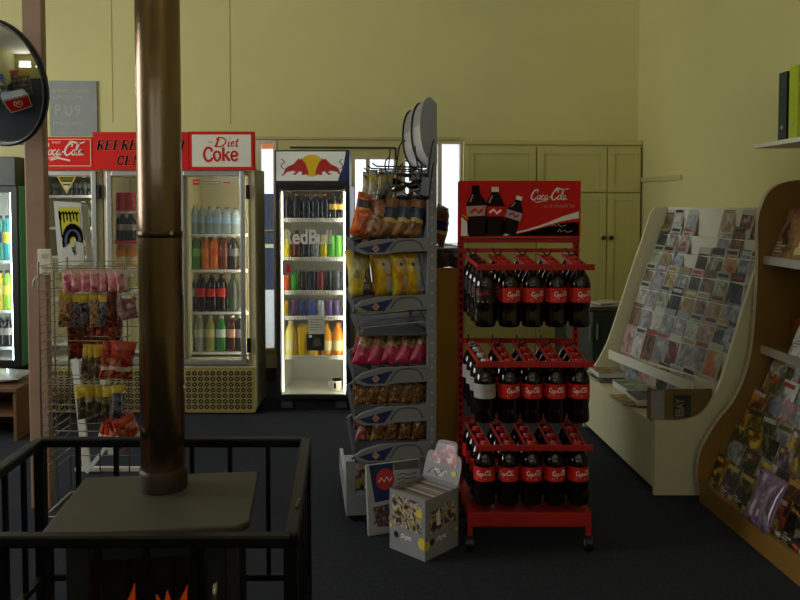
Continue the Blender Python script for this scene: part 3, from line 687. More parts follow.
# ------------------------------------------------------------------ three tall red-topped drinks fridges under one header
YC = FL(218,414).y
def tall_fridge(x0, x1, label, tube):
    c = W((x0+x1)/2, 300, YC); a = W(x0,300,YC); b = W(x1,300,YC); hw = (b.x-a.x)/2-.003
    Z = lambda py: W((x0+x1)/2, py, YC).z
    X = lambda px, dy=0: W(px,300,YC+dy).x-c.x
    t = thing('drinks_fridge', label, 'fridge', (c.x, YC, 0))
    D = .42; shell(t, hw, D, Z(366), Z(169)+.0, .05, fridge_cream, fridge_cream)
    # lower housing with a patterned grille
    mb = MB(); mb.box(-hw,hw,0.0,D,.03,Z(366)-.002); mb.box(-hw+.03,hw-.03,.03,D-.03,0,.03); mb.build('plinth', fridge_cream, t, bevel=.004)
    g = MB(); zz0, zz1 = Z(412), Z(367.5); g.box(-hw+.006,hw-.006,-.012,-.001,zz0,zz1,0); w = 2*hw-.05; n = 11; cw = w/n; rows = 7; chh = (zz1-zz0-.04)/rows
    for i in range(n):
        for j in range(rows):
            cx, cz = -hw+.025+(i+.5)*cw, zz0+.02+(j+.5)*chh
            P = [(cx+cw*.45*math.cos(k*math.pi/4+R(22.5)), cz+chh*.45*math.sin(k*math.pi/4+R(22.5))) for k in range(8)]
            g.poly([(p[0],-.0125,p[1]) for p in P], 1)
            g.poly([(cx+(p[0]-cx)*.32,-.0128,cz+(p[1]-cz)*.32) for p in P], 0)
            if i < n-1 and j < rows-1:
                dx, dz = cx+cw/2, cz+chh/2; g.poly([(dx-cw*.13,-.0125,dz),(dx,-.0125,dz-chh*.13),(dx+cw*.13,-.0125,dz),(dx,-.0125,dz+chh*.13)], 1)
    g.build('grille', [mat('tan_grille', (150,132,70), .5), mat('grille_hole', (28,26,20), .7)], t)
    dhw = (X(246.5)-X(181))/2 if x0 > 170 else hw-.03
    dx = X(213.7) if x0 > 170 else 0
    dd = bpy.data.objects.new('door', None); 
    d = door_frame(t, dhw, -.002, Z(364), Z(171), .035, alu, door_glass); d.location.x = dx
    for py in (192,345):
        mb = MB(); mb.box(dhw+dx+.006,dhw+dx+.03,-.03,-.001,Z(py+7),Z(py-7)); mb.box(dhw+dx+.012,dhw+dx+.024,-.04,-.03,Z(py+3),Z(py-3)); mb.build('hinge', black_metal, t)
    mb = MB(); xt = min(dhw+dx-.016, hw-.068); mb.cyl((xt,.022,Z(352)), (xt,.022,Z(180)), .007, 10); mb.build('lamp_tube', tube, t)
    return t, hw, Z, X, D, d
G3 = 'drinks in the tall fridges under the red header'
def put3(px, py, zf, kind, c1, c2, h, desc, cat):
    p = W(px, py, YC+.12); p.z = zf(py)+.001
    stock(kind, c1, c2, h).put(p, (0,0,random.uniform(0,6)), desc, cat, G3)
t, hw, Z, X, D, d = tall_fridge(181, 256, 'cream drinks fridge with patterned grille, rightmost below the diet cola header', tube_added)  # hidden tube added to brighten the interior of this unlit fridge
yd = -.002-.03*.6-.001
mb = MB(); cx = d.location.x
mb.box(X(195)-cx,X(201)-cx,yd-.0015,yd-.0005,Z(185),Z(179.5),0)
for i in range(2): mb.box(X(203)-cx,X(223)-cx,yd-.0015,yd-.0005,Z(181.2+i*2.4+.9),Z(181.2+i*2.4),1)
mb.box(X(225)-cx,X(232)-cx,yd-.0015,yd-.0005,Z(183.2),Z(182),0); mb.box(X(195.8)-cx,X(200.2)-cx,yd-.002,yd-.0015,Z(182.6),Z(181.4),2)
mb.build('sticker_strip', [red_ink, mat('sticker_text', (130,136,128), .6), mat('sticker_pale', (226,170,150), .6)], d)
for py in (235,271,313.5,354): wire_shelf(t, hw-.06, .05, D-.06, Z(py), fridge_white, .012, False)
HZ = lambda a, b: Z(b)-Z(a)
L7 = ['leftmost','second','third','fourth','fifth','sixth','rightmost']
for i, px in enumerate((188,195.5,203,210.5,218.5,227,236)):
    c2 = (214,214,206) if i < 1 else (226,206,50) if i < 3 else (110,160,60) if i == 3 else (70,84,130)
    put3(px, 235, Z, 'water', (206,220,226), c2, HZ(235,205+i*.5), 'clear water bottle with %s cap, %s on top shelf of diet cola fridge' % (['white','yellow','yellow','green','dark blue','dark blue','dark blue'][i], L7[i]), 'bottle')
for i, (px, c1, c2, nm) in enumerate(((188.5,(52,50,36),(80,84,60),'dark'),(197,(70,140,50),(120,190,90),'green'),(206.5,(226,120,30),(240,150,60),'orange'),(215,(226,120,30),(230,90,30),'orange'),(224,(120,60,44),(140,70,60),'brown'),(234,(60,50,52),(120,116,116),'dark'))):
    put3(px, 271, Z, 'lab', c1, c2, HZ(271,236.5), '%s soft drink bottle, %s on second shelf of diet cola fridge' % (nm, L7[i] if i < 5 else 'rightmost'), 'bottle')
for i, (px, c2, nm) in enumerate(((190.5,(214,208,196),'white'),(202,(214,50,30),'red'),(212.5,(214,50,30),'red'),(222,(206,46,30),'red'),(233.5,(60,60,60),'grey'))):
    put3(px, 313.5, Z, 'lab', (30,18,14) if i < 4 else (70,84,70), c2, HZ(313.5,276), 'dark cola bottle with %s label, %s on third shelf of diet cola fridge' % (nm, ['leftmost','second','third','fourth','rightmost'][i]), 'bottle')
for i, (px, c1, c2, nm) in enumerate(((189,(60,84,70),(90,110,90),'dark green'),(200,(200,206,196),(210,214,206),'clear'),(211,(196,196,110),(220,206,120),'pale yellow'),(222,(70,150,60),(206,220,206),'green'),(232.5,(90,52,44),(190,150,110),'brown'),(240.5,(50,40,44),(110,100,106),'dark'))):
    put3(px, 354, Z, 'clear', c1, c2, HZ(354,318), '%s soft drink bottle, %s on lowest shelf of diet cola fridge' % (nm, L7[i] if i < 5 else 'rightmost'), 'bottle')
# middle fridge, half behind the flue
t, hw, Z, X, D, d = tall_fridge(105, 180, 'cream drinks fridge half hidden behind the copper flue', tube_dim)
for py in (242,268,310,352): wire_shelf(t, hw-.06, .05, D-.06, Z(py), mat('red_shelf_edge', (206,36,26), .4) if py == 242 else fridge_white, .016, False)
mb = MB(); mb.box(-hw+.06,hw-.06,.05,D-.06,Z(212)-.006,Z(212)); mb.build('shelf', fridge_white, t)
for i, px in enumerate((116,123.5,131)):
    put3(px, 212, Z, 'can', (206,36,30), None, HZ(212,192), 'red drink can, %s visible on top shelf of fridge behind flue' % ORD[i], 'can')
    put3(px, 242, Z, 'lab', (26,14,12), (150,150,156) if i else (190,40,30), HZ(242,214.5), 'dark cola bottle, %s visible on red-edged shelf behind the flue' % ORD[i], 'bottle')
    put3(px+.8, 268, Z, 'jug', (246,160,30), (236,140,30), HZ(268,246.5), 'orange juice bottle, %s visible in fridge behind the flue' % ORD[i], 'bottle')
    put3(px+.8, 310, Z, 'clear', (206,196,120), (220,214,190), HZ(310,276), 'pale drink bottle, %s visible on lower shelf behind the flue' % ORD[i], 'bottle')
for i, px in enumerate((192,)):
    pass
# left fridge, behind the post and the easel
t, hw, Z, X, D, d = tall_fridge(29, 104, 'cream drinks fridge behind the brown post and the easel poster', tube_dim)
yd = -.002-.03*.6-.001
mb = MB(); A = lambda px, py, k=0: (X(px), yd-.0008-k*.0006, Z(py))
mb.poly([A(60,176),A(80,176),A(70,194)], 0)
mb.poly([A(62.3,177.3,1),A(77.7,177.3,1),A(70,191.2,1)], 1); mb.poly([A(66.5,185.5,2),A(73.5,185.5,2),A(70,191,2)], 2); mb.poly([A(63.3,178.3,2),A(76.7,178.3,2),A(75.4,180.6,2),A(64.6,180.6,2)], 3)
mb.ribbon([(65,183),(75,183)], 2.4, lambda a,b: A(a,b,3), 0)
mb.build('triangle_sticker', [mat('sticker_gold', (206,176,60), .5), black_ink, mat('sticker_white', (206,204,190), .5), mat('sticker_green', (80,104,50), .5)], d)
for py in (196,228,257,300,345): wire_shelf(t, hw-.06, .05, D-.06, Z(py), fridge_white, .012, False)
for j, (py, pt) in enumerate(((196,176),(228,201),(257,232))):
    for i, px in enumerate((57,66,75,84,92.5)):
        c1, c2, nm = [((34,38,30),(70,80,60),'dark green'),((50,60,34),(110,120,50),'olive'),((60,34,20),(170,110,50),'brown')][j]
        if j and i < 3: continue
        if j == 2 and i == 3: c2 = (226,150,50)
        put3(px, py, Z, 'lab', c1, c2, HZ(py,pt), '%s bottle, %s from left on the %s shelf behind the easel' % (nm, ORD[i], ['top','second','third'][j]), 'bottle')
# header across the three fridges
def header():
    y = YC-.06; a = W(26,150,y); b = W(253.5,150,y); Z = lambda py: W(140,py,y).z
    t = thing('header_sign', 'long red drinks header board with cola panels across the three fridges', 'sign', ((a.x+b.x)/2, y, Z(170)))
    cx = (a.x+b.x)/2; zb = Z(170); X = lambda px: W(px,150,y).x-cx; zz = lambda py: Z(py)-zb
    mb = MB(); mb.box(X(93),X(188.5),0,.07,.0012,zz(132)); 
    fn = lambda x, yy: (x, -.001, yy)
    hh = zz(140)-zz(149.5); L = 11*.82*hh
    for k, g_, yo in ((1,.06,-.0005),(2,0,-.0012)):
        ff = lambda x, yy, yo=yo: (x, yo, yy)
        serif_text(mb, 'REFRESHMENT', hh, lambda x, yy: ff(X(96.5)+x*(X(187)-X(96.5))/(11.1*.82*hh), zz(149.8)+yy), k, .22, .82, g_)
        serif_text(mb, 'CENTRE', hh, lambda x, yy: ff(X(116)+x*(X(187)-X(96.5))/(11.1*.82*hh), zz(165)+yy), k, .22, .82, g_)
    mb.build('centre_panel', [red_sign, mat('letter_edge', (206,130,100), .5, var=0), black_ink], t, bevel=0)
    mb = MB(); mb.box(X(26),X(92.4),0,.07,.0012,zz(137),0); mb.box(X(26),X(92.4),-.0012,0,.0012,zz(167.5),0)
    for q0, q1, r0, r1 in ((28,90.6,139,139.6),(28,90.6,165.6,166.2)): mb.box(X(q0),X(q1),-.001,-.0002,zz(r1),zz(r0),1)
    mb.box(X(90.2),X(90.8),-.001,-.0002,zz(166),zz(139),1)
    script_logo(mb, lambda x, yy: (X(40)+x+yy*.1, -.0014, zz(155.5)+yy), X(84)-X(40), 1, .15)
    mb.ribbon([(X(50),zz(160)),(X(58),zz(158)),(X(70),zz(160.5))], .012, lambda a_,b_: (a_,-.0014,b_), 1)
    text(mb, 'ENJOY', .022, lambda x, yy: (X(52)+x, -.0014, zz(143.5)+yy), 1)
    mb.build('cola_panel', [red_sign, mat('pale_red_print', (236,206,190), .5, var=0)], t)
    mb = MB(); mb.box(X(189),X(253.5),0,.07,.0012,zz(131.5),0); mb.box(X(192),X(251),-.001,-.0002,zz(166.8),zz(134.6),1)
    f2 = lambda x, yy: (x, -.0022, yy)
    # Diet
    u = (X(253.5)-X(189))/64.5
    P = lambda px, py: (X(px), zz(py))
    def st(pts, w, k=5): 
        q = spline([P(*p) for p in pts], k); mb.ribbon([(p.x,p.y) for p in q], w*u, f2, 0)
    st([(219,138.5),(217.5,142),(216,146)],1.8); st([(216.5,140),(219,137.6),(224,138.5),(226,142),(222,146.2),(216,146.6),(214.5,145.6)],1.3)
    st([(229.5,141.5),(228.2,144.5),(228.6,146.4),(230,145.6)],1.3); st([(230.4,138.6),(230.2,139.6)],1.3)
    st([(231,144.4),(234,142.6),(233,141.2),(231.2,143.4),(231.6,146.2),(234.4,145.4)],1.0)
    st([(238,138.6),(236.4,143.6),(236.6,146.4),(238.2,145.6)],1.3); st([(235.2,141.4),(239,141)],.8)
    mb.ribbon([P(208.5,142),P(213,142)], .9*u, f2, 2)
    # Coke
    st([(212.3,151.5),(210.6,148.4),(207,148),(204.4,152),(204.4,157),(207,160.8),(210.6,160.4),(212.6,157.4)],2.5)
    st([(217.4,151.4),(214.8,152.6),(214,156),(215.6,160),(218,160.4),(220.2,157),(219.6,153),(217.4,151.4)],2.3)
    st([(223.4,147.4),(223.4,160.6)],2.6,1); st([(221.8,148),(223.4,147.8)],1.2,1); st([(228.6,152),(224.6,156)],1.5,1); st([(225.4,155),(229.4,160.6)],2.5,1); st([(222,160.4),(225.4,160.4)],1.1,1); st([(227,152),(230,152)],1.1,1); st([(227.6,160.4),(230.6,160.4)],1.1,1)
    st([(231.4,156.2),(237,155.4),(235.8,152),(233,151.8),(231.4,155),(232,159),(234.6,160.6),(237.6,158.8)],2.1)
    mb.build('diet_panel', [red_sign, white_sign, mat('grey_print', (150,150,140), .5, var=0)], t)
    mb = MB(); mb.box(X(188.2)+.001,X(189.3)-.001,.01,.06,.002,zz(133)); mb.box(X(92.1),X(93.4),.01,.06,.002,zz(138)); mb.build('joint_strip', red_metal, t)
header()
# ------------------------------------------------------------------ snack bags
def pillow(name, w, h, d, cols, zone, nx=8, ny=12, seed=0, header=None):
    """crimped pillow bag, hanging from its top edge at z=h; zone(u, v) picks the ink"""
    rnd = random.Random(seed)
    def f():
        mb = MB(); off = [[rnd.uniform(-1,1) for _ in range(ny+1)] for _ in range(nx+1)]
        for sgn in (-1, 1):
            vs = []
            for j in range(ny+1):
                for i in range(nx+1):
                    u, v = i/nx, j/ny
                    b = (max(0, math.sin(math.pi*u))**.6)*(max(0, math.sin(math.pi*(.04+.92*v)))**.55) if 0 < i < nx and 0 < j < ny else 0
                    pinch = 1-.10*math.sin(math.pi*v)
                    vs.append(((u-.5)*w*(pinch), sgn*(b*d/2*(1+.22*off[i][j])+.0008), v*h+.004*off[i][(j*3)%ny]*(1 if 0<j<ny else 0)))
            fs, o = [], len(mb.v)
            mb.v += vs
            for j in range(ny):
                for i in range(nx):
                    a = o+j*(nx+1)+i; mb.f.append([a,a+1,a+nx+2,a+nx+1]); mb.m.append(zone((i+.5)/nx,(j+.5)/ny, sgn)); mb.s.append(True)
        # close the rim
        N = (nx+1)*(ny+1); o = len(mb.v)-2*N
        rim = [i for i in range(nx+1)]+[j*(nx+1)+nx for j in range(1,ny+1)]+[ny*(nx+1)+i for i in range(nx-1,-1,-1)]+[j*(nx+1) for j in range(ny-1,0,-1)]
        for k in range(len(rim)):
            a, b = rim[k], rim[(k+1)%len(rim)]; mb.f.append([o+a,o+b,o+N+b,o+N+a]); mb.m.append(0); mb.s.append(False)
        return mb.build(name, cols)
    return f
foil = mat('silver_foil', (206,206,208), .16, .9, var=.15, scale=40, bump=.5, bscale=60)
def ink(c, r=.25, coat=.6): return mat('bag_ink_%d_%d_%d' % c, c, r, var=.18, scale=25, coat=coat, bump=.35, bscale=45)
def cov(n, cols, sc): return cover(n, cols, sc, .22, .7)

# ------------------------------------------------------------------ grey tiered snack rack, seen from its end
def snack_rack():
    base = FL(437, 521); YR = base.y; RZ = R(7)
    t = thing('snack_rack', 'tall grey metal snack rack of sloping shelves with blue end brackets', 'rack', (W(432,300,YR).x, YR, 0), RZ)
    ox = W(432,300,YR).x; D = .66
    L = lambda px, py: (W(px,py,YR).x-ox, W(px,py,YR).z)   # pixel on the near end plane -> local x, z
    ztop = L(433,104)[1]
    for y0, nm in ((0,'near'), (D,'far')):
        mb = MB(); mb.box(-.022,.022,y0-.0,y0+.03,.09,ztop)
        if y0 == 0:
            for i in range(28): mb.box(-.005,.005,y0-.0012,y0-.0002,.2+i*.06,.212+i*.06,1)
        mb.build('post', [grey_metal, mat('slot_white', (190,190,186), .5)], t, bevel=.002)
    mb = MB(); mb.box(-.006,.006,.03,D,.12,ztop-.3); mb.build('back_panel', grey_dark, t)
    # end brackets with blue print
    br = [(238,254),(295,312),(366,384),(405,423),(442,460)]
    xl = L(354.5,300)[0]
    for yt, yb in br:
        for yo in (-.004, D+.006):
            mb = MB(); P = [L(428,yt),L(428,yb-3),L(395,yb-2),L(384,yb),L(365,yb),L(356,yb-3),L(354.5,yb-7),L(362,yb-12),L(380,yt+1)]
            mb.prism(P, lambda x,z: (x,yo,z), lambda x,z: (x,yo+.022,z), 0)
            Q = [L(358.5,yb-6.2),L(393,yt+3),L(384,yb-2),L(368,yb-2)]
            mb.poly([(x,yo-.0008,z) for x,z in Q], 1)
            c = L(375.5,(yt+yb)/2+2.2); k = L(379.5,0)[0]-L(375.5,0)[0]
            mb.poly([(c[0]-k,yo-.0014,c[1]),(c[0],yo-.0014,c[1]-k),(c[0]+k,yo-.0014,c[1]),(c[0],yo-.0014,c[1]+k)], 2)
            mb.poly([(c[0]-k*.5,yo-.0018,c[1]),(c[0],yo-.0018,c[1]-k*.5),(c[0]+k*.5,yo-.0018,c[1]),(c[0],yo-.0018,c[1]+k*.5)], 3)
            arch = spline([L(390,yb-4),L(397,yt+4),L(408,yt+2),L(418,yt+4),L(423,yb-5)],4); mb.ribbon([(p.x,p.y) for p in arch], .008, lambda a,b: (a,yo-.0006,b), 4)
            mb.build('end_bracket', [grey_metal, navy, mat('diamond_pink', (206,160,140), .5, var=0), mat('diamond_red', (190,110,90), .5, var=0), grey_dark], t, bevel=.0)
        z0 = L(360,yb-5)[1]; z1 = L(428,yb-4)[1]
        mb = MB(); mb.add([(xl+.01,.018,z0),(-.02,.03,z1-.01),(-.02,D,z1-.01),(xl+.01,D,z0),(xl+.01,.018,z0-.008),(-.02,.03,z1-.018),(-.02,D,z1-.018),(xl+.01,D,z0-.008)], [(0,1,2,3),(7,6,5,4),(0,4,5,1),(1,5,6,2),(2,6,7,3),(3,7,4,0)])
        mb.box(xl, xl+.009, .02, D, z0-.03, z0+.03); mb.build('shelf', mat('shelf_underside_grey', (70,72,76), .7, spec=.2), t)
    # empty wire shelf and its prongs
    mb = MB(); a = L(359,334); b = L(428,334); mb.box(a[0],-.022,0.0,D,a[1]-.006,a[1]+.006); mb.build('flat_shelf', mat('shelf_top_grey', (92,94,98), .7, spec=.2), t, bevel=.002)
    for yo in (.02,.2,.4,.6):
        mb = MB(); mb.tube([(L(362,331)[0],yo,L(0,331)[1]),(L(364,328)[0],yo,L(0,327)[1]),(L(426,322)[0],yo,L(0,322)[1])], .003, 6); mb.build('wire_prong', chrome, t)
    for (xa,ya),(xc,yc_) in (((357,312),(361,332)),((419,310),(426,321))):
        mb = MB(); mb.tube([(L(xa,ya)[0],.0,L(0,ya)[1]),(L(xc,yc_)[0],.0,L(0,yc_)[1])], .003, 6); mb.build('wire_brace', chrome, t)
    # base tray
    mb = MB(); zb = L(0,512)[1]; zt = L(0,487)[1]; x0 = L(346,500)[0]
    mb.box(x0,-.02,0,.02,zb,zt-.03); mb.box(x0,x0+.02,.02,D,zb,zt); mb.box(x0+.02,-.02,.02,D,zt-.05,zt-.04)
    mb.box(x0,x0+.045,.0,.025,zt-.03,L(0,458)[1]); mb.build('base', grey_metal, t, bevel=.003)
    for x in (x0+.05, -.04):
        for yo in (.05, D-.06):
            mb = MB(); mb.cyl((x,yo-.012,.035),(x,yo+.012,.035),.034,16); mb.box(x-.012,x+.012,yo-.02,yo+.02,.06,zb+.002); mb.build('caster', black_plastic, t)
    # bowed header on top
    arcn = spline([L(437,104),L(429,97),L(423,104),L(420,120),L(420.5,138),L(424,152),L(431,162),L(437,164)],4)
    for yo in (-.004, D*.5, D):
        mb = MB(); mb.prism([(p.x,p.y) for p in arcn]+[L(437,130)], lambda x,z: (x,yo,z), lambda x,z: (x,yo+.006,z), 0); mb.build('header_end', grey_metal, t)
    mb = MB()
    for i in range(len(arcn)-1):
        p, q = arcn[i], arcn[i+1]; mb.add([(p.x,.003,p.y),(q.x,.003,q.y),(q.x,D,q.y),(p.x,D,p.y)], [(0,1,2,3)], 0 if i > 12 else 1, True)
    mb.build('header_sheet', [mat('header_window_glint', (226,228,230), .2, .3), grey_metal], t)  # window reflection painted white into the lower part of the sheet
    mb = MB()
    for yo in (.25,.6): mb = MB(); mb.tube([(p.x-.006,yo,p.y) for p in arcn], .005, 6); mb.build('header_rib', black_metal, t)
    # hook rail under the header, carrying hanging packets
    mb = MB(); zr = L(0,167)[1]
    for yo in (.06,.34,.6): mb = MB(); mb.tube([(0,yo,zr),(-.26,yo,zr+.005),(-.28,yo,zr+.02)], .004, 6); mb.build('hook_rail', black_metal, t)
    rot = Matrix.Rotation(RZ, 4, 'Z'); o = Vector((ox, YR, 0))
    def wpos(x, y, z): return o + (rot @ Vector((x, y, z)))
    # ---- hanging packets and sunglasses
    pk = [Proto(pillow('snack_packet', .075, .115, .02, [foil, cov('packet_ink_%d' % i, c, 22)], lambda u,v,s: 0 if v > .9 or v < .06 else 1, 6, 8, i)) for i, c in enumerate(
        ([(206,206,200),(40,60,120),(214,190,60),(230,230,220)], [(60,50,40),(206,170,60),(150,150,150),(30,30,30)]))]
    k = 0
    for i, (x, y, z) in enumerate(((-.25,.6,0),(-.20,.6,.0),(-.15,.6,0),(-.10,.6,0),(-.24,.34,0),(-.19,.34,0),(-.14,.34,0),(-.22,.06,0))):
        pk[i % 2].put(wpos(x, y, zr-.15-.004), (0, R(random.uniform(-6,6)), RZ+R(45+random.uniform(-25,25))), '%s foil packet on the %s hook under the bowed header, %s from its tip' % (['pale','dark'][i % 2], ['far','far','far','far','middle','middle','middle','near'][i], ORD[[0,1,2,3,0,1,2,0][i]]), 'packet', 'foil packets hanging under the rack header', scale=1.3)
    def shades():
        mb = MB()
        for s in (-1,1):
            mb.prism([(s*.036+.03*math.cos(a*math.pi/8)*(1 if True else 0), .024*math.sin(a*math.pi/8)) for a in range(16)], lambda x,z: (x,-.002,z), lambda x,z: (x,.002,z))
        mb.box(-.01,.01,-.002,.002,.006,.014); o_ = mb.build('sunglasses', mat('dark_lens', (12,12,14), .08, coat=1.0))
        for s in (-1,1):
            m = MB(); m.tube(spline([(s*.066,0,.012),(s*.067,.06,.012),(s*.066,.11,.008),(s*.06,.135,-.012)],4), .003, 6); m.build('temple', black_plastic, o_)
        return o_
    PS = Proto(shades)
    for i, (x, y, z) in enumerate(((-.10,-.05,-.05),(-.12,.16,-.085),(-.13,-.05,-.10),(-.12,.12,-.15),(-.10,-.06,-.155))):
        PS.put(wpos(x, y, zr+z+.01), (R(random.uniform(60,85)), R(random.uniform(-20,20)), RZ+R(random.uniform(-40,20))), 'black sunglasses hanging under the bowed rack header, %s' % ['topmost pair in front','behind the topmost pair','middle pair in front','lower pair further back','lowest pair in front'][i], 'sunglasses', 'black sunglasses hanging on the snack rack', scale=1.3)
    # ---- bags on the shelves: each entry = (px of the bag centre, py foot, height px, proto index)
    Z = [lambda u,v,s: 0 if v > .93 or v < .05 else 1]
    def zfield(bands):
        def z(u, v, s):
            if v > .94 or v < .04: return 0
            for a, b, c, d, k in bands:
                if a <= u <= b and c <= v <= d: return k
            return 1
        return z
    orange = Proto(pillow('chip_bag', .125, .225, .085, [ink((214,110,40)), cov('orange_snack_print', [(214,84,24),(236,120,40),(190,60,20),(226,150,60)], 18), ink((60,40,60))], zfield([(0,.6,.66,.8,2)]), seed=1))
    redb = Proto(pillow('chip_bag', .15, .225, .07, [foil, cov('red_snack_print', [(150,40,34),(190,60,44),(206,150,130),(110,30,30)], 18), foil], zfield([(.62,1,0,1,2)]), seed=2))
    brown = Proto(pillow('chip_bag', .125, .23, .075, [foil, cov('brown_chip_print', [(150,96,54),(186,126,70),(120,72,44)], 14), ink((34,48,92)), ink((222,196,110)), foil], zfield([(.66,1,0,1,4),(0,1,.38,.66,2),(0,1,.66,.70,3),(0,1,.33,.38,3),(.68,1,0,1,4)]), seed=3))
    yellow = Proto(pillow('chip_bag', .105, .215, .075, [ink((230,196,40)), cov('yellow_chip_print', [(232,196,36),(240,206,50),(222,180,30),(214,150,40)], 12), ink((196,196,196)), ink((40,50,80))], zfield([(.52,1,.5,.86,2),(.5,1,.1,.42,2),(.4,.75,.66,.78,3)]), seed=4))
    yellow2 = Proto(pillow('chip_bag', .125, .215, .07, [ink((230,196,40)), cov('yellow_foil_print', [(226,190,40),(206,206,200),(200,180,110),(236,206,60)], 13), foil], zfield([(.45,1,.0,.62,2)]), seed=5))
    pink = Proto(pillow('sweet_bag', .12, .165, .055, [foil, cov('pink_print', [(206,40,96),(224,60,110),(180,30,80)], 12), foil, cov('pink_window', [(180,120,60),(120,70,50),(206,170,110)], 26)], zfield([(.66,1,0,1,2),(0,.66,.62,.9,3)]), seed=6))
    nut = Proto(pillow('nut_bag', .11, .125, .05, [clear('bag_film', (206,196,170), .4), cov('nut_print', [(120,76,36),(156,104,52),(90,54,28),(184,134,70)], 42), ink((60,44,34))], zfield([(0,1,.72,.93,2)]), seed=7))
    mixed = Proto(pillow('snack_packet', .11, .12, .04, [foil, cov('mixed_print', [(60,110,60),(206,180,60),(40,50,110),(190,70,50),(200,200,196)], 16)], Z[0], seed=8))
    def row(items, P_of, yb, hpx, xs, desc, cat, grp, tilt, turn, depth=2):
        for i, px in enumerate(xs):
            for k in range(depth):
                x, z = L(px, yb); Pq = P_of(i)
                hh = (L(px, yb-hpx)[1]-z)
                src = {id(orange):.225,id(redb):.225,id(brown):.23,id(yellow):.215,id(yellow2):.215,id(pink):.165,id(nut):.125,id(mixed):.12}[id(Pq)]
                Pq.put(wpos(x+(.006*k), .075+k*.21, z+.004), (R(-3), R(tilt+random.uniform(-2,2)), RZ+R(turn+random.uniform(-5,5))),
                       desc(i) + ('' if k == 0 else ', behind'), cat, grp, scale=hh/src)
    nm = ['leftmost','second from left','third from left','fourth from left','fifth from left','rightmost']
    row(0, lambda i: [orange,redb,brown,brown,brown][i], 239.5, 46, (362,377,390,403,415), lambda i: '%s chip bag, %s on top shelf of grey rack' % (['orange','red and silver','brown and navy','brown and navy','brown and navy'][i], nm[i] if i < 4 else 'rightmost'), 'chip bag', 'chip bags on the top shelf', 17, 30)
    row(0, lambda i: [yellow2,yellow,yellow,yellow][i], 297.5, 45, (363,387,404,418), lambda i: '%s chip bag, %s on second rack shelf' % (['yellow and silver','yellow','yellow','yellow'][i], nm[i] if i < 3 else 'rightmost'), 'chip bag', 'yellow chip bags on the second shelf', -5, 18)
    row(0, lambda i: pink, 368.5, 33, (362,377,391,405,420), lambda i: 'pink sweet bag, %s below the empty rack shelf' % (nm[i] if i < 4 else 'rightmost'), 'sweet bag', 'pink sweet bags on the snack rack', 22, 28)
    row(0, lambda i: nut, 407, 25, (364,376,388,400,412,423), lambda i: 'brown nut bag, %s on upper nut shelf' % nm[i], 'nut bag', 'nut bags on the upper nut shelf', 6, 30)
    row(0, lambda i: nut if i else mixed, 444.5, 25, (365,380,394,408,422), lambda i: '%s bag, %s on lower nut shelf' % ('shiny foil' if i == 0 else 'brown nut', nm[i] if i < 4 else 'rightmost'), 'nut bag', 'nut bags on the lower nut shelf', 10, 30)
    row(0, lambda i: mixed, 494, 34, (362,378,394), lambda i: 'green and yellow packet, %s on bottom rack tray' % nm[i], 'packet', 'packets on the bottom tray', 6, 25, 1)
    # bags on the other side of the rack
    for i, (px, py) in enumerate(((445,238),)):
        x, z = L(px, py); brown.put(wpos(x+.02, .3, z-.05), (0, R(-14), RZ+R(110)), 'dark chip bag poking out behind the grey rack post', 'chip bag', None, .9)
    mb = MB(); mb.tube([(.022,.3,L(0,239)[1]-.045),(.12,.3,L(0,239)[1]-.06)], .006, 6); mb.box(.03,.17,.2,.42,L(0,239)[1]-.062,L(0,239)[1]-.056); mb.build('rear_shelf', grey_metal, t)
snack_rack()

# ------------------------------------------------------------------ ochre board behind the racks
yb_ = 4.25; a = W(436,300,yb_); b = W(460.5,300,yb_)
t = thing('partition_board', 'ochre timber board standing upright between the grey rack and the red rack', 'board', ((a.x+b.x)/2, yb_, 0))
mb = MB(); w = (b.x-a.x)/2; zt = W(448,268,yb_).z; mb.box(-w,w,0,.03,.0,zt); mb.build('panel', ochre, t, bevel=.004)
mb = MB(); mb.box(-w-.0,w+.0,-.06,.09,0,.02); mb.build('foot', ochre, t)
dp = Proto(pillow('snack_packet', .13,.12,.06,[foil, cov('dark_packet_print', [(50,48,46),(84,80,76),(120,116,110)], 16)], lambda u,v,s: 0 if v>.93 else 1, seed=12))
for i, px in enumerate((443,453)):
    p = W(px, 258, yb_+.015); dp.put((p.x, p.y, zt+.001), (R(4), R(-8+i*18), R(10-i*25)), 'grey snack packet lying on top of the ochre board, %s one' % ['left','right'][i], 'packet', 'grey packets on the ochre board')

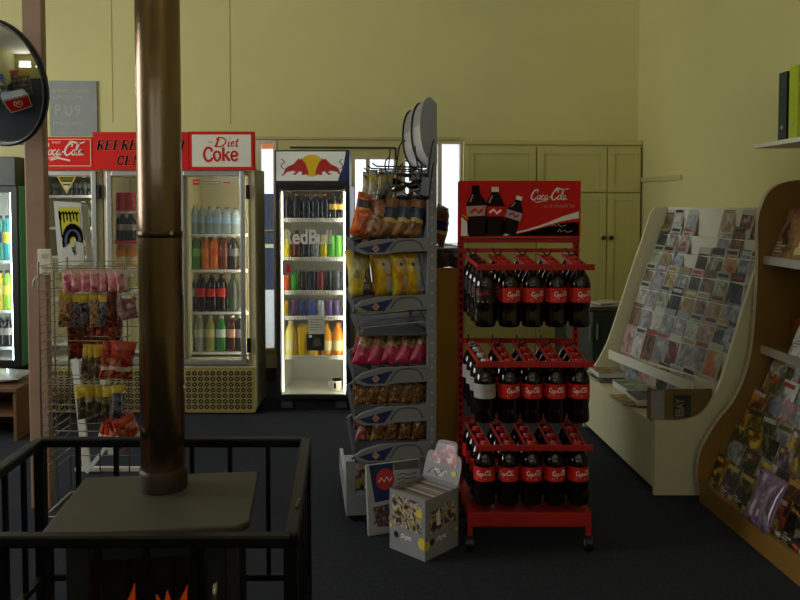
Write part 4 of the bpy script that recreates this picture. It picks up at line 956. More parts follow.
# ------------------------------------------------------------------ card packet display box on the floor
def card_box():
    c = ZH(425,562,0); rz = R(47)   # right face runs off at 47 degrees
    ex = Vector((math.cos(rz), math.sin(rz), 0)); ey = Vector((-math.sin(rz), math.cos(rz), 0))
    Lx, Ly, hh = .225, .21, W(425,500,c.y).z
    t = thing('card_display_box', 'grey printed card counter box with raised header standing on the floor', 'display box', c, rz)
    card = mat('box_card_grey', (146,146,150), .5, var=.04); pic = cover('card_box_picture', [(120,116,96),(60,50,50),(170,150,90),(200,190,170),(110,60,50),(50,60,90)], 26)
    yel = mat('box_yellow', (226,206,70), .5, var=0); dk = mat('box_dark', (40,40,54), .4, var=0)
    mb = MB(); e = .004
    mb.box(0,Lx,0,e,0,hh*.98); mb.box(0,e,e,Ly,0,hh); mb.box(Lx-e,Lx,e,Ly,0,hh*1.02); mb.box(e,Lx-e,Ly-e,Ly,0,hh); mb.box(e,Lx-e,e,Ly-e,.0,e)
    mb.build('tray', card, t)
    mb = MB(); y = -.0008   # right-hand face (y=0 plane), left-hand face (x=0 plane)
    def fr(u, v, k=0): return (u*Lx, -.0006-k*.0005, v*hh)
    def fl(u, v, k=0): return (-.0006-k*.0005, (1-u)*Ly, v*hh)
    for f, u0, u1, v0, v1 in ((fl,.08,.90,.42,.92),(fr,.14,.52,.42,.78),(fr,.58,.92,.44,.80)):
        mb.poly([f(u0,v0),f(u1,v0),f(u1,v1),f(u0,v1)], 0)
    mb.poly([fr(.34,.5,1),fr(.46,.5,1),fr(.42,.78,1),fr(.32,.7,1)], 3)
    for f, u, v, r in ((fl,.84,.74,.09),(fl,.93,.27,.12),(fr,.03,.24,.10),(fr,.95,.3,.05),(fl,.03,.4,.05)):
        mb.poly([f(min(.995,max(.005,u+r*math.cos(i*math.pi/8))), v+r*.8*math.sin(i*math.pi/8), 2) for i in range(16)], 1)
    for f, u in ((fl,.2),(fr,.2)):
        mb.poly([f(u+.07*math.cos(i*math.pi/8), .27+.055*math.sin(i*math.pi/8), 2) for i in range(16)], 2)
        for q in range(2):
            mb.ribbon([(u+.13,.24+q*.05),(u+.2,.29+q*.03),(u+.26,.23+q*.05),(u+.33,.28+q*.02),(u+.42,.25+q*.04)], .022, lambda a,b: f(a,b,2), 3)
    mb.build('print', [pic, yel, dk, white_ink], t)
    # raised header flap on the far edge, leaning back
    mb = MB(); x0 = Lx
    A = lambda v, z: (x0-.002+z*.30, (1-v)*Ly, hh+z)
    prof = spline([(0,.0),(.0,.08),(.06,.115),(.2,.12),(.26,.165),(.55,.175),(.78,.17),(.83,.125),(.94,.115),(1.0,.08),(1.0,.0)],3)
    mb.prism([(p.x,p.y) for p in prof], lambda v,z: A(v,max(0,z)), lambda v,z: tuple(Vector(A(v,max(0,z)))+Vector((.004,0,0))), 0)
    mb.poly([tuple(Vector(A(v,z))-Vector((.001,0,0))) for v,z in ((.1,.07),(.9,.07),(.85,.115),(.72,.16),(.3,.155),(.2,.11))], 1)
    for q in range(3): mb.ribbon([(.12+.1*q,.02+.012*q),(.25+.08*q,.045),(.4+.06*q,.02),(.55+.04*q,.05),(.68,.03)], .008, lambda a,b: tuple(Vector(A(a,b))-Vector((.002,0,0))), 2 if q else 3)
    mb.poly([tuple(Vector(A(.84+.07*math.cos(i*math.pi/8), .045+.012*math.sin(i*math.pi/8)))-Vector((.0025,0,0))) for i in range(16)], 4)
    mb.build('header_flap', [card, cover('card_flap_picture', [(150,146,150),(70,60,100),(190,80,70),(200,200,196)], 30), white_ink, dk, yel], t)
    # packets filed inside
    rot = Matrix.Rotation(rz, 4, 'Z')
    def pk():
        m = MB(); m.box(-.004,.004,-Ly/2+.012,Ly/2-.012,0,hh*.9,0); m.box(-.0042,.0042,-Ly/2+.011,Ly/2-.011,hh*.9,hh*.93,1); return m.build('card_packet', [pic, mat('packet_crimp', (176,160,140), .3, .3)])
    P = Proto(pk); n = 11
    cols = [(190,180,160),(150,130,110),(120,100,90),(200,190,180),(140,130,140),(170,150,120)]
    for i in range(n):
        x = .018+i*(Lx-.045)/(n-1); p = c + (rot @ Vector((x, Ly/2, .006)))
        P.put(p, (0, R(4), rz), 'flat card packet filed in the grey counter box, %s from the front' % ORD[i], 'card packet', 'card packets filed in the counter box', mats={1: mat('crimp_%d' % (i % 6), cols[i % 6], .35, .2)})
card_box()
# white show bag leaning on the rack base
def showbag():
    a = FL(368.5,537); b = W(423,530,a.y+.10)
    d = Vector((b.x-a.x, .10, 0)); rz = math.atan2(d.y, d.x); w = d.length; h = (W(369,468,a.y).z)/math.cos(R(7))
    t = thing('magazine_showbag', 'white glossy magazine bag with navy panel and red disc leaning behind the counter box', 'magazine bag', a, rz)
    t.rotation_euler = (R(-7),0,rz); 
    mb = MB(); mb.box(0,w,0,.018,0.0,h,0); mb.build('bag', [mat('showbag_white', (186,186,188), .3, coat=.4)], t, bevel=.006)
    mb = MB(); S = lambda u,v,k=0: (u*w, -.0008-k*.0006, v*h)
    mb.poly([S(.06,.99),S(.50,.99),S(.46,.48),S(.14,.46)], 0); mb.poly([S(.5,.99),S(.98,.99),S(.98,.86),S(.52,.88)], 1)
    mb.poly([S(.34+.17*math.cos(i*math.pi/10), .77+.15*math.sin(i*math.pi/10), 1) for i in range(20)], 2)
    mb.ribbon([(.22,.74),(.27,.80),(.32,.74),(.37,.80),(.42,.74),(.47,.79)], .022, lambda x,y: S(x,y,2), 3)
    mb.poly([S(.1,.40),S(.42,.42),S(.46,.30),S(.42,.1),S(.16,.12)], 4); mb.ribbon([(.1,.17),(.2,.23),(.3,.15),(.4,.2),(.48,.14)], .03, lambda x,y: S(x,y,2), 5)
    for q in range(3): mb.ribbon([(.56,.80-.06*q),(.66,.82-.06*q),(.78,.79-.06*q),(.92,.81-.06*q)], .018, lambda x,y: S(x,y,1), 1)
    mb.build('print', [navy, mat('showbag_grey', (96,100,108), .4), mat('showbag_red', (206,44,40), .3), white_ink, cover('showbag_picture', [(90,70,60),(160,120,100),(60,40,50),(206,196,190)], 24), mat('showbag_magenta', (150,40,70), .4)], t)
showbag()
# ------------------------------------------------------------------ white booklet stand
def booklet_stand():
    YF, YN = 5.42, 4.22
    t = thing('booklet_stand', 'long cream stepped stand full of small booklets against the right wall', 'stand', (0,0,0))
    base_f, base_n = FL(583,427), FL(649.5,495.5)
    YF, YN = base_f.y, base_n.y
    global STAND_Y; STAND_Y = YN
    tf, tn = W(584,373,YF), W(655,421,YN); bf = Vector((tf.x, YF, 0)); bn = Vector((tn.x, YN, 0))
    org = Vector((bn.x, bn.y, 0)); t.location = org
    Lc = lambda v: Vector(v)-org
    white = mat('stand_cream_white', (212,206,168), .4, var=.02); white2 = mat('stand_white', (226,222,204), .4, var=.02)
    back = Vector((.78, 0, 0))
    # rows: far and near pixel of each ledge
    rf = [(661,234),(654,252),(647,270),(640,288),(634,306),(627,328),(620,353),(617,386)]
    rn = [(764,241),(758,260),(752,284),(746,309),(738,333),(729,354),(719,383),(711,409)]
    A = [W(x,y,YF-.06) for x,y in rf]; B = [W(x,y,YN+.035) for x,y in rn]
    # stepped body
    pf, pn = [], []
    for i in range(len(A)-1, -1, -1):
        pf.append(A[i]); pn.append(B[i])
        if i > 0:
            pf.append(Vector((A[i-1].x+.004, A[i].y, A[i].z+.002))); pn.append(Vector((B[i-1].x+.004, B[i].y, B[i].z+.002)))
    topz = W(660,207,YF).z
    pf += [Vector((A[0].x+.045, A[0].y, A[0].z)), Vector((A[0].x+.045, A[0].y, topz)), Vector((A[0].x+.08, A[0].y, topz)), Vector((A[0].x+.08, A[0].y, .36))]
    pn += [Vector((B[0].x+.045, B[0].y, B[0].z)), Vector((B[0].x+.045, B[0].y, topz)), Vector((B[0].x+.08, B[0].y, topz)), Vector((B[0].x+.08, B[0].y, .36))]
    mb = MB(); n = len(pf); v = [Lc(p) for p in pf]+[Lc(p) for p in pn]
    mb.add(v, [tuple(range(n)), tuple(range(2*n-1, n-1, -1))]+[(i,(i+1)%n,n+(i+1)%n,n+i) for i in range(n)])
    mb.build('stepped_rack', white2, t)
    # base box
    zb = tn.z; zf = tf.z
    mb = MB(); q = [bf, bn, Vector((bn.x+.66,bn.y,0)), Vector((bf.x+.6,bf.y,0))]
    tops = [zf, zb, zb, zf]
    q[1] = bn+(bf-bn)*(.032/(YF-YN)); q[2].y = q[1].y
    mb.add([Lc(p)+Vector((0,0,.035)) for p in q]+[Lc(p)+Vector((0,0,z-.012)) for p,z in zip(q,tops)], [(0,1,2,3),(4,5,6,7),(0,1,5,4),(1,2,6,5),(2,3,7,6),(3,0,4,7)])
    mb.build('base_box', white, t, bevel=.004)
    # end panels: side outlines
    near = [(649.5,495.5),(655,421),(680,421),(699,416),(711,403),(722,379),(734,340),(746,300),(758,262),(766,235),(769,207)]
    far = [(583,427),(584,373),(589,371),(596,364),(603,352),(610,336),(620,306),(631,272),(642,240),(650,216),(655,207)]
    for pts, Y, nm in ((near, YN, 1), (far, YF, 0)):
        P = [W(x,y,Y) for x,y in pts]; P[0] = Vector((P[1].x, Y, 0)); P[-1].z = topz
        xb = P[-1].x+.12; P += [Vector((xb,Y,topz)), Vector((xb+.02,Y,.8)), Vector((xb+.02,Y,0))]
        sm = P[:1]+[Vector((p.x,Y,p.y)) for p in spline([(p.x,p.z) for p in P[1:11]],4)]+P[11:]
        mb = MB(); th = .025 if nm else -.02
        mb.prism([(p.x-org.x,p.z) for p in sm], lambda x,z: (x,Y-org.y,z), lambda x,z: (x,Y-org.y+.03,z)); mb.build('end_panel', white, t, bevel=.003)
    # white rail in front of the lowest booklets
    mb = MB(); a = W(613,354,YF-.05); b = W(697,387,YN+.2); a.x -= .02; b.x -= .02
    mb.add([Lc(a)+Vector((-.012,0,-.03)),Lc(a)+Vector((0,0,-.03)),Lc(a)+Vector((0,0,.03)),Lc(a)+Vector((-.012,0,.03)),Lc(b)+Vector((-.012,0,-.03)),Lc(b)+Vector((0,0,-.03)),Lc(b)+Vector((0,0,.03)),Lc(b)+Vector((-.012,0,.03))], [(0,1,2,3),(4,5,6,7),(0,1,5,4),(1,2,6,5),(2,3,7,6),(3,0,4,7)])
    mb.build('front_rail', white2, t)
    # booklets
    PAL = {'olive':[(70,70,50),(40,40,34),(110,104,70),(150,140,90)],'white':[(222,222,216),(200,200,200),(236,232,222),(170,170,176)],'blue':[(130,160,190),(170,190,206),(214,220,224),(90,120,160)],
     'cream':[(226,206,180),(214,180,150),(230,224,210),(190,130,100)],'crimson':[(110,34,34),(80,26,30),(140,50,50),(230,220,220)],'dark':[(50,50,56),(80,80,86),(36,36,40),(130,126,120)],'grey':[(170,172,176),(200,200,200),(140,142,150),(214,214,210)],
     'pink':[(214,170,166),(190,130,126),(226,200,190),(160,100,100)],'brown':[(120,90,66),(90,64,50),(160,120,84),(60,44,38)],'green':[(180,196,170),(150,180,140),(214,220,200),(110,150,90)],'tan':[(190,160,110),(206,180,130),(150,120,80),(220,200,160)],
     'black':[(36,34,38),(60,56,62),(26,24,28),(110,104,108)],'mottled':[(60,60,60),(150,150,146),(210,206,200),(30,30,30)],'orange':[(220,210,190),(206,110,50),(230,150,90),(226,220,206)],'mauve':[(150,136,160),(176,164,184),(200,190,206),(120,106,130)],
     'mustard':[(190,160,70),(206,180,90),(150,120,50),(220,196,120)],'navy':[(44,46,74),(60,64,96),(30,30,54),(100,104,130)],'lilac':[(200,196,216),(180,176,200),(220,216,228),(160,156,186)],'teal':[(80,120,124),(110,150,150),(60,90,100),(160,180,180)],'red':[(200,60,50),(220,90,70),(160,40,40),(226,180,170)]}
    cm = {k: cover('booklet_%s' % k, [tuple(int(v*.80) for v in q) for q in c], 12, .5, .1) for k, c in PAL.items()}
    edge = mat('paper_edge', (214,210,200), .6)
    def bk():
        m = MB(); m.box(-.0625,.0625,-.004,.004,0,.175,1); m.box(-.0625,.0625,-.0046,-.004,0,.175,3); m.box(-.054,.056,-.0050,-.0046,.012,.135,0); m.box(-.05,.05,-.0052,-.0046,.143,.163,2); return m.build('booklet', [cm['white'], edge, mat('title_pale', (206,204,200), .4), mat('border_white', (206,206,200), .4)])
    flatm = {k: mat('booklet_tint_%s' % k, tuple(int(v*.84) for v in c[0]), .5, coat=.1) for k, c in PAL.items()}
    P = Proto(bk)
    rows = [
     [(665,'olive'),(673,'white'),(687,'blue'),(722,'cream'),(741,'crimson')],
     [(657,'dark'),(668,'grey'),(680,'pink'),(718,'grey'),(732,'brown')],
     [(651,'green'),(661,'tan'),(673,'blue'),(697,'black'),(711,'mottled'),(725,'orange'),(741,'blue'),(751,'white')],
     [(643,'olive'),(654,'mauve'),(665,'mustard'),(677,'grey'),(690,'black'),(703,'brown'),(716,'green'),(731,'navy'),(746,'lilac')],
     [(638,'white'),(648,'grey'),(658,'green'),(670,'navy'),(683,'mustard'),(695,'brown'),(709,'tan'),(726,'blue')],
     [(631,'brown'),(641,'grey'),(652,'white'),(662,'grey'),(674,'grey'),(687,'green'),(701,'pink'),(714,'dark'),(724,'blue')],
     [(624,'pink'),(634,'white'),(644,'brown'),(655,'grey'),(667,'crimson'),(680,'grey'),(693,'grey'),(706,'orange')],
     [(622,'grey'),(631,'teal'),(640,'red'),(649,'pink'),(659,'dark'),(670,'grey'),(682,'white')]]
    rn_ = ['top','second','third','fourth','fifth','sixth','seventh','lowest']
    words = {'mottled':'mottled black and white','orange':'cream and orange','white':'white','crimson':'dark red'}
    for i, rw in enumerate(rows):
        a, b = A[i], B[i]; d = (b-a); dxy = Vector((d.x,d.y,0)); rz = math.atan2(-dxy.y, -dxy.x)+math.pi
        nrm = Vector((-dxy.y, dxy.x, 0)).normalized();  nrm = nrm if nrm.x < 0 else -nrm
        for j, (px, k) in enumerate(rw):
            lo, hi = -.1, 1.1
            for _ in range(30):
                m_ = (lo+hi)/2; p = a+d*m_; dep = p.y*cp-(p.z-H)*sp
                if 400+F*p.x/dep < px: lo = m_
                else: hi = m_
            p = a+d*lo - nrm*.010 + Vector((0,0,.003))
            tl = R(14)
            if i > 0:
                u0 = A[i-1].lerp(B[i-1], lo); u1 = a+d*lo; tl = math.atan2((u0-u1).to_2d().length*.92, u0.z-u1.z)
            P.put(p, (-tl, 0, math.atan2(dxy.y, dxy.x)), '%s booklet, %s from far end of %s row, cream stand' % (words.get(k, k.replace('grey','pale grey')), ORD[j], rn_[i]), 'booklet', 'booklets on the cream stand', scale=1.0 if i < 6 else 1.12, mats={0: cm[k], 2: random.choice([flatm[k],flatm['white'],flatm['black'],flatm['red'],flatm['mustard'],flatm['navy']]), 3: random.choice([flatm[k],flatm[k],flatm['white']])})
    # books and magazines lying on the base ledge
    def flat(name, w, l, h, m, label, px, py, rz, z):
        p = ZH(px, py, z)
        t2 = thing(name, label, 'book' if name == 'book' else 'magazine', (p.x, p.y, z+.0008), rz)
        mb = MB(); mb.box(-w/2+.003,w/2-.003,-l/2+.003,l/2-.003,.002,h-.002); mb.build('pages', edge, t2)
        mb = MB(); mb.box(-w/2,w/2,-l/2,l/2,h-.002,h); mb.box(-w/2,w/2,-l/2,l/2,0,.002); mb.box(w/2-.003,w/2,-l/2,l/2,.002,h-.002); mb.build('cover', m, t2)
    zt = lambda px: zf+(zb-zf)*.5
    zf2, zb2 = zf-.012, zb-.012
    flat('magazine', .20, .27, .012, cm['dark'], 'dark magazine lying under the thick orange book at far end of ledge', 609, 380, R(4), zf2+.002)
    flat('book', .19, .25, .035, cm['tan'], 'thick orange-brown covered book lying at far end of stand ledge', 607, 374, R(2), zf2+.016)
    flat('book', .19, .25, .045, cm['green'], 'thick white-edged book with green cover in the middle of stand ledge', 634, 391, R(5), zf2+.006)
    flat('magazine', .16, .2, .014, cm['mustard'], 'thin yellow booklet lying in front of the thick green book', 629, 401, R(8), zb2+.001)
    flat('book', .16, .21, .04, cm['navy'], 'dark purple book with white pages beside the brown carton', 645, 402, R(2), zb2+.001)
    # brown carton with a printed label, standing in the near end
    p = ZH(680, 423, zb2)
    c0 = W(645,424,YN+.14); c1 = W(716,424,YN+.06)
    t3 = thing('cardboard_carton', 'brown cardboard carton with dark lettered label at the near end of stand ledge', 'carton', (c0.x+.0, YN+.045, zb2+.001), R(0))
    w = c1.x-c0.x-.03; h = W(660,388,YN+.075).z-zb2
    card = mat('brown_cardboard', (116,94,50), .7, var=.06); film = mat('cloudy_film', (150,152,150), .25, coat=.6, var=.12, scale=30)
    mb = MB(); mb.box(0,w,0,.006,0,h); mb.box(0,.006,.006,.06,0,h); mb.box(w-.006,w,.006,.06,0,h*.95); mb.box(0,w,.06,.066,0,h*.9); mb.build('box', card, t3)
    mb = MB(); mb.box(.0,w*.22,-.0012,-.0004,0.004,h-.006); mb.build('film', film, t3)
    mb = MB(); x0, x1 = w*.37, w*.66; mb.box(x0,x1,-.0012,-.0004,h*.12,h*.80,0)
    sz = (x1-x0)*.52
    text(mb, 'EBAY', sz*1.25, lambda a,b: (x0+(x1-x0)*.12+sz*.86-b, -.0018, h*.13+a), 1, bold=.002, sx=h*.66/(sz*1.25*2.75))
    mb.poly([(x0+(x1-x0)*.58,-.0018,h*.16),(x0+(x1-x0)*.92,-.0018,h*.16),(x0+(x1-x0)*.92,-.0018,h*.76),(x0+(x1-x0)*.58,-.0018,h*.76)], 2)
    mb.build('label', [mat('label_dark', (44,44,34), .5), mat('label_letters', (140,132,100), .6, var=0), mat('label_green', (52,58,44), .5)], t3)
booklet_stand()

# ------------------------------------------------------------------ dark green cabinet by the back wall
yc = 6.15; a = W(566,330,yc); b = W(617,330,yc); zt = W(600,311,yc).z
t = thing('green_cabinet', 'low dark green cabinet with brown top behind the cream stand', 'cabinet', ((a.x+b.x)/2, yc, 0))
w = (b.x-a.x)/2; gm = mat('dark_green_enamel', (34,48,40), .4); gm2 = mat('grey_green_enamel', (92,104,96), .45)
mb = MB(); mb.box(-w,w,0,.45,.04,zt); mb.box(-w+.03,w-.03,.03,.42,0,.04); mb.build('body', gm, t, bevel=.004)
mb = MB(); mb.box(-w-.01,w+.03,-.02,.46,zt+.0005,zt+.03); mb.build('top', dark_wood, t, bevel=.003)
sx = W(593,330,yc).x-(a.x+b.x)/2
for x0, x1, m in ((-w+.005,sx-.003,gm2),(sx+.003,w-.005,gm)):
    mb = MB(); mb.box(x0,x1,-.018,-.0005,.06,zt-.01); d_ = mb.build('door', m, t, bevel=.003)
    mb = MB(); mb.box(x0+.02 if m is gm else x1-.03,x0+.03 if m is gm else x1-.02,-.03,-.018,zt-.22,zt-.1); mb.build('handle', alu, d_)
def sheet():
    m = MB(); m.box(-.12,.12,-.09,.09,0,.008); return m.build('paper_stack', mat('loose_paper', (206,204,190), .6))
P = Proto(sheet)
for i, (dx, dy, z, rz, m) in enumerate(((.10,.12,.0305,.2,None),(.20,.16,.0395,-.3,(150,150,140)),(.13,.14,.0485,.5,None),(.02,.2,.0305,-.1,(110,100,84)))):
    P.put((t.location.x+dx, yc+dy, zt+z), (0,0,rz), '%s sheaf of papers on the green cabinet, %s' % (['white','grey','white','brown'][i], ['under the others','in the middle of the pile','uppermost in the pile','to the left'][i]), 'papers', 'papers on the green cabinet', mats={0: mat('paper_%d' % i, m, .6)} if m else None)

# ------------------------------------------------------------------ wooden magazine shelf on the right
def wood_shelf():
    o = FL(695,498); o.y = STAND_Y-.053; A4 = R(4); YW = o.y
    t = thing('magazine_shelf', 'tall curved timber magazine shelf with grey shelf edges at right', 'shelf', o, -(math.pi/2-A4))
    # local x runs along the shelf towards the camera, local y towards the wall
    wood = mat('orange_brown_timber', (140,104,44), .45, var=.16, scale=3, coat=.2); edge = mat('pale_panel_edge', (196,184,160), .5)
    lip = mat('grey_shelf_lip', (176,170,156), .5)
    toL = lambda px, py: (W(px,py,YW).x-o.x, W(px,py,YW).z)
    front = [(700,493),(695,478),(697,455),(703,440),(716,420),(731,402),(742,381),(749,358),(753,330),(756,290),(757,250),(757,222),(762,203),(770,190),(782,183),(797,180)]
    pr = spline([toL(x,y) for x,y in front],3); dep = .70
    prof = [(max(-.03,p.x),max(0,p.y)) for p in pr]; zt = prof[-1][1]; prof += [(dep,zt),(dep,0)]
    Lg = 1.75
    for x in (0, Lg):
        mb = MB(); mb.prism([(a,b) for a,b in prof], lambda a,b: (x,a,b), lambda a,b: (x+.03,a,b), 0, 1); mb.build('end_panel', [wood, edge], t)
    mb = MB(); mb.box(.0305,Lg,dep-.02,dep,0,zt-.02); mb.build('back_panel', wood, t)
    mb = MB(); mb.box(.0305,Lg,.50,dep-.02,zt-.03,zt-.005); mb.build('top_board', wood, t)
    for py, px in ((260,759),(349,756)):
        y, z = toL(px,py); mb = MB(); mb.box(.0305,Lg,y+.03,dep-.021,z-.012,z+.012); sh = mb.build('shelf', wood, t)
        mb = MB(); mb.box(.0305,Lg,y+.018,y+.0295,z-.02,z+.022); mb.build('shelf_lip', lip, sh)
    # stepped lower deck
    nst = 7; y0, z0 = .03, .07; y1, z1 = .36, .66
    mb = MB(); P = [(y0,.0)]
    for i in range(nst):
        f = i/nst; g = (i+1)/nst
        P += [(y0+(y1-y0)*f, z0+(z1-z0)*f), (y0+(y1-y0)*g, z0+(z1-z0)*f)]
    P += [(y1,z1),(dep-.021,z1),(dep-.021,0)]
    mb.prism(P, lambda a,b: (0.031,a,b), lambda a,b: (Lg-.0005,a,b)); mb.build('stepped_deck', mat('dark_timber', (92,62,28), .55, var=.1), t)
    mb = MB(); mb.box(.0305,Lg,-.0,.027,.0,.11); mb.build('front_board', wood, t, bevel=.003)
    rot = Matrix.Rotation(t.rotation_euler.z, 4, 'Z')
    wp = lambda x,y,z: o+(rot @ Vector((x,y,z)))
    PALM = {'yellow':[(206,170,50),(226,190,60),(120,96,40),(70,60,40)],'olive':[(104,100,50),(150,140,70),(60,60,36),(190,176,110)],'orange':[(206,110,40),(226,140,50),(90,50,40),(190,80,40)],'purple':[(90,60,104),(120,90,130),(60,40,70),(170,150,170)],
      'black':[(30,28,28),(60,54,50),(20,20,20),(130,120,100)],'white':[(206,204,196),(180,180,180),(226,222,214),(110,110,116)],'red':[(190,50,36),(216,70,44),(110,36,30),(230,200,90)],'brown':[(120,84,52),(90,60,40),(160,120,80),(60,44,34)],'grey':[(150,154,160),(120,124,130),(180,184,190),(90,92,100)]}
    mm = {k: cover('magazine_%s' % k, c, 9) for k, c in PALM.items()}
    def mag():
        m = MB(); m.box(-.0975,.0975,-.003,.003,0,.265,1); m.box(-.0975,.0975,-.0036,-.003,0,.265,0); m.box(-.085,.06,-.0041,-.0036,.215,.245,2)
        for q in range(4): m.box(-.085,(-.01,-.03,.0,-.045)[q],-.0041,-.0036,.03+q*.016,.038+q*.016,3)
        m.box(.03,.085,-.0041,-.0036,.02,.06,2)
        return m.build('magazine', [mm['white'], mat('page_edge', (200,196,184), .6), mat('masthead', (206,180,70), .4), mat('cover_line', (206,200,186), .5)])
    PM = Proto(mag)
    lay = [['black','grey','brown','purple','white','black','white','black'],['yellow','brown','black','yellow','purple','red','white','yellow'],['olive','purple','brown','yellow','black','orange','olive','red'],['purple','orange','red','olive','yellow','brown','black','white'],['orange','olive','black','yellow','olive','white','grey','brown']]
    mh = {'black':(200,180,70),'yellow':(60,50,30),'white':(170,40,40),'grey':(220,220,210)}
    row_n = ['lowest','second lowest','third lowest','middle','third highest','second highest','highest']; mk = ['yellow','black','olive','brown','orange','purple','white','grey','red','yellow','black','olive']
    for i in range(nst):
        f = i/nst; y = y0+(y1-y0)*f; z = z0+(z1-z0)*f
        for j in range(8):
            k = mk[(j*5+i*7+(j*i)%3) % 12]
            x = .10+j*.135+(.05 if i % 2 else 0)+random.uniform(-.012,.012)
            PM.put(wp(x, y+.008, z+.005), (R(-20+random.uniform(-1,1)), R(random.uniform(-3,3)), t.rotation_euler.z+R(random.uniform(-2.5,2.5))), '%s magazine, %s from the far end in the %s tier of timber shelf' % (k, ORD[j], row_n[i]), 'magazine', 'magazines on the timber shelf', scale=.72, mats={0: mm[k], 2: random.choice([mm[k], mm['white'], mm['red'], mm['yellow'], mat('masthead_%s' % k, mh.get(k, (206,190,90)), .4)])})
    for py, px, ks, nm, dx in ((260,759,['brown','yellow','black','orange','brown','red'],'upper',.135),(349,756,['white','white','grey','blue_','white','grey'],'lower',.33)):
        y, z = toL(px,py)
        for j, k in enumerate(ks):
            if k == 'blue_': k = 'purple'
            PM.put(wp(dx+j*.2, y+.05, z+.0155), (R(-22), 0, t.rotation_euler.z+R(random.uniform(-2,2))), '%s magazine leaning on the %s open shelf, %s from the far end' % (k, nm, ORD[j]), 'magazine', 'magazines on the open shelves', mats={0: mm[k], 2: random.choice([mm[k], mm['white'], mm['red'], mm['yellow'], mat('masthead_%s' % k, mh.get(k, (206,190,90)), .4)])})
    # clear purple bag of magazines lying on the lowest tier, and an orange box at the back of the lower open shelf
    y, z = toL(756,349)
    tb = thing('cardboard_box', 'flat brown box at the back of the lower open shelf', 'box', wp(.16, dep-.15, z+.0125), t.rotation_euler.z)
    mb = MB(); mb.box(-.12,.12,-.08,.08,0,.12); mb.build('box', mat('ochre_card', (150,100,44), .6), tb, bevel=.003); mb = MB(); mb.box(-.1205,.1205,-.0805,.0805,.121,.15); mb.build('lid', mat('orange_card', (190,96,44), .5), tb, bevel=.003)
    pb_ = Proto(pillow('magazine_bag', .22, .24, .04, [clear('violet_film', (140,110,140), .35, .12), cover('violet_print', [(110,84,110),(150,130,150),(70,54,74),(180,170,176)], 9)], lambda u,v,s: 0 if v > .85 or int(u*8) % 2 else 1, seed=31))
    pb_.put(wp(.66, -.04, .135), (R(-22), 0, t.rotation_euler.z), 'shiny violet plastic bag of magazines leaning on the front board of timber shelf', 'magazine bag')
wood_shelf()

# ------------------------------------------------------------------ wall shelf with two folders, top right
ys = 4.1; p = W(754,148.5,ys); wallx = corner.x+rdir.x*((corner.y-ys)/-rdir.y)
t = thing('wall_shelf', 'short white shelf on the right wall above the timber magazine shelf', 'shelf', (p.x, p.y, p.z))
dw = wallx-p.x
mb = MB(); mb.add([(0,0,0),(dw-.002,0,0),(dw+.07,-1.1,0),(-.02,-1.1,0),(0,0,.022),(dw-.002,0,.022),(dw+.07,-1.1,.022),(-.02,-1.1,.022)], [(0,1,2,3),(4,5,6,7),(0,1,5,4),(1,2,6,5),(2,3,7,6),(3,0,4,7)])
mb.build('board', white_sign, t, bevel=.002)
for yy in (-.2,-.85):
    mb = MB(); mb.box(dw-.17,dw+.01,yy-.01,yy+.01,-.02,-.001); mb.prism([(dw-.02,-.001),(dw+.01,-.001),(dw+.01,-.16),(dw-.02,-.16)], lambda a,b: (a,yy-.01,b), lambda a,b: (a,yy+.01,b)); mb.build('bracket', grey_metal, t)
def folder():
    m = MB(); m.box(0,.28,-.075,-.072,0,.32); m.box(0,.28,-.003,0,0,.32); m.box(-.002,.001,-.075,0,0,.32); o_ = m.build('lever_arch_folder', mat('folder_green', (18,44,40), .5))
    m = MB(); m.box(.02,.27,-.066,-.01,.01,.3); m.build('paper_block', mat('paper_edge', (214,210,200), .6), o_)
    m = MB(); m.lathe([(.010,0),(.010,.002),(.006,.0025)], 14); q = m.build('finger_ring', alu, o_); q.location = (-.002,-.0375,.06); q.rotation_euler = (0,R(-90),0)
    return o_
PF = Proto(folder)
zt = p.z+.0225
q = W(779,100,3.86); PF.put((q.x, 3.86, zt), (0,0,R(2)), 'dark green lever arch folder standing on the white wall shelf', 'folder')
q = W(789.5,100,3.74); PF.put((q.x, 3.74, zt), (0,0,R(2)), 'lime green lever arch folder standing on the white wall shelf', 'folder', None, 1.03, {0: mat('folder_lime', (176,196,30), .5)})
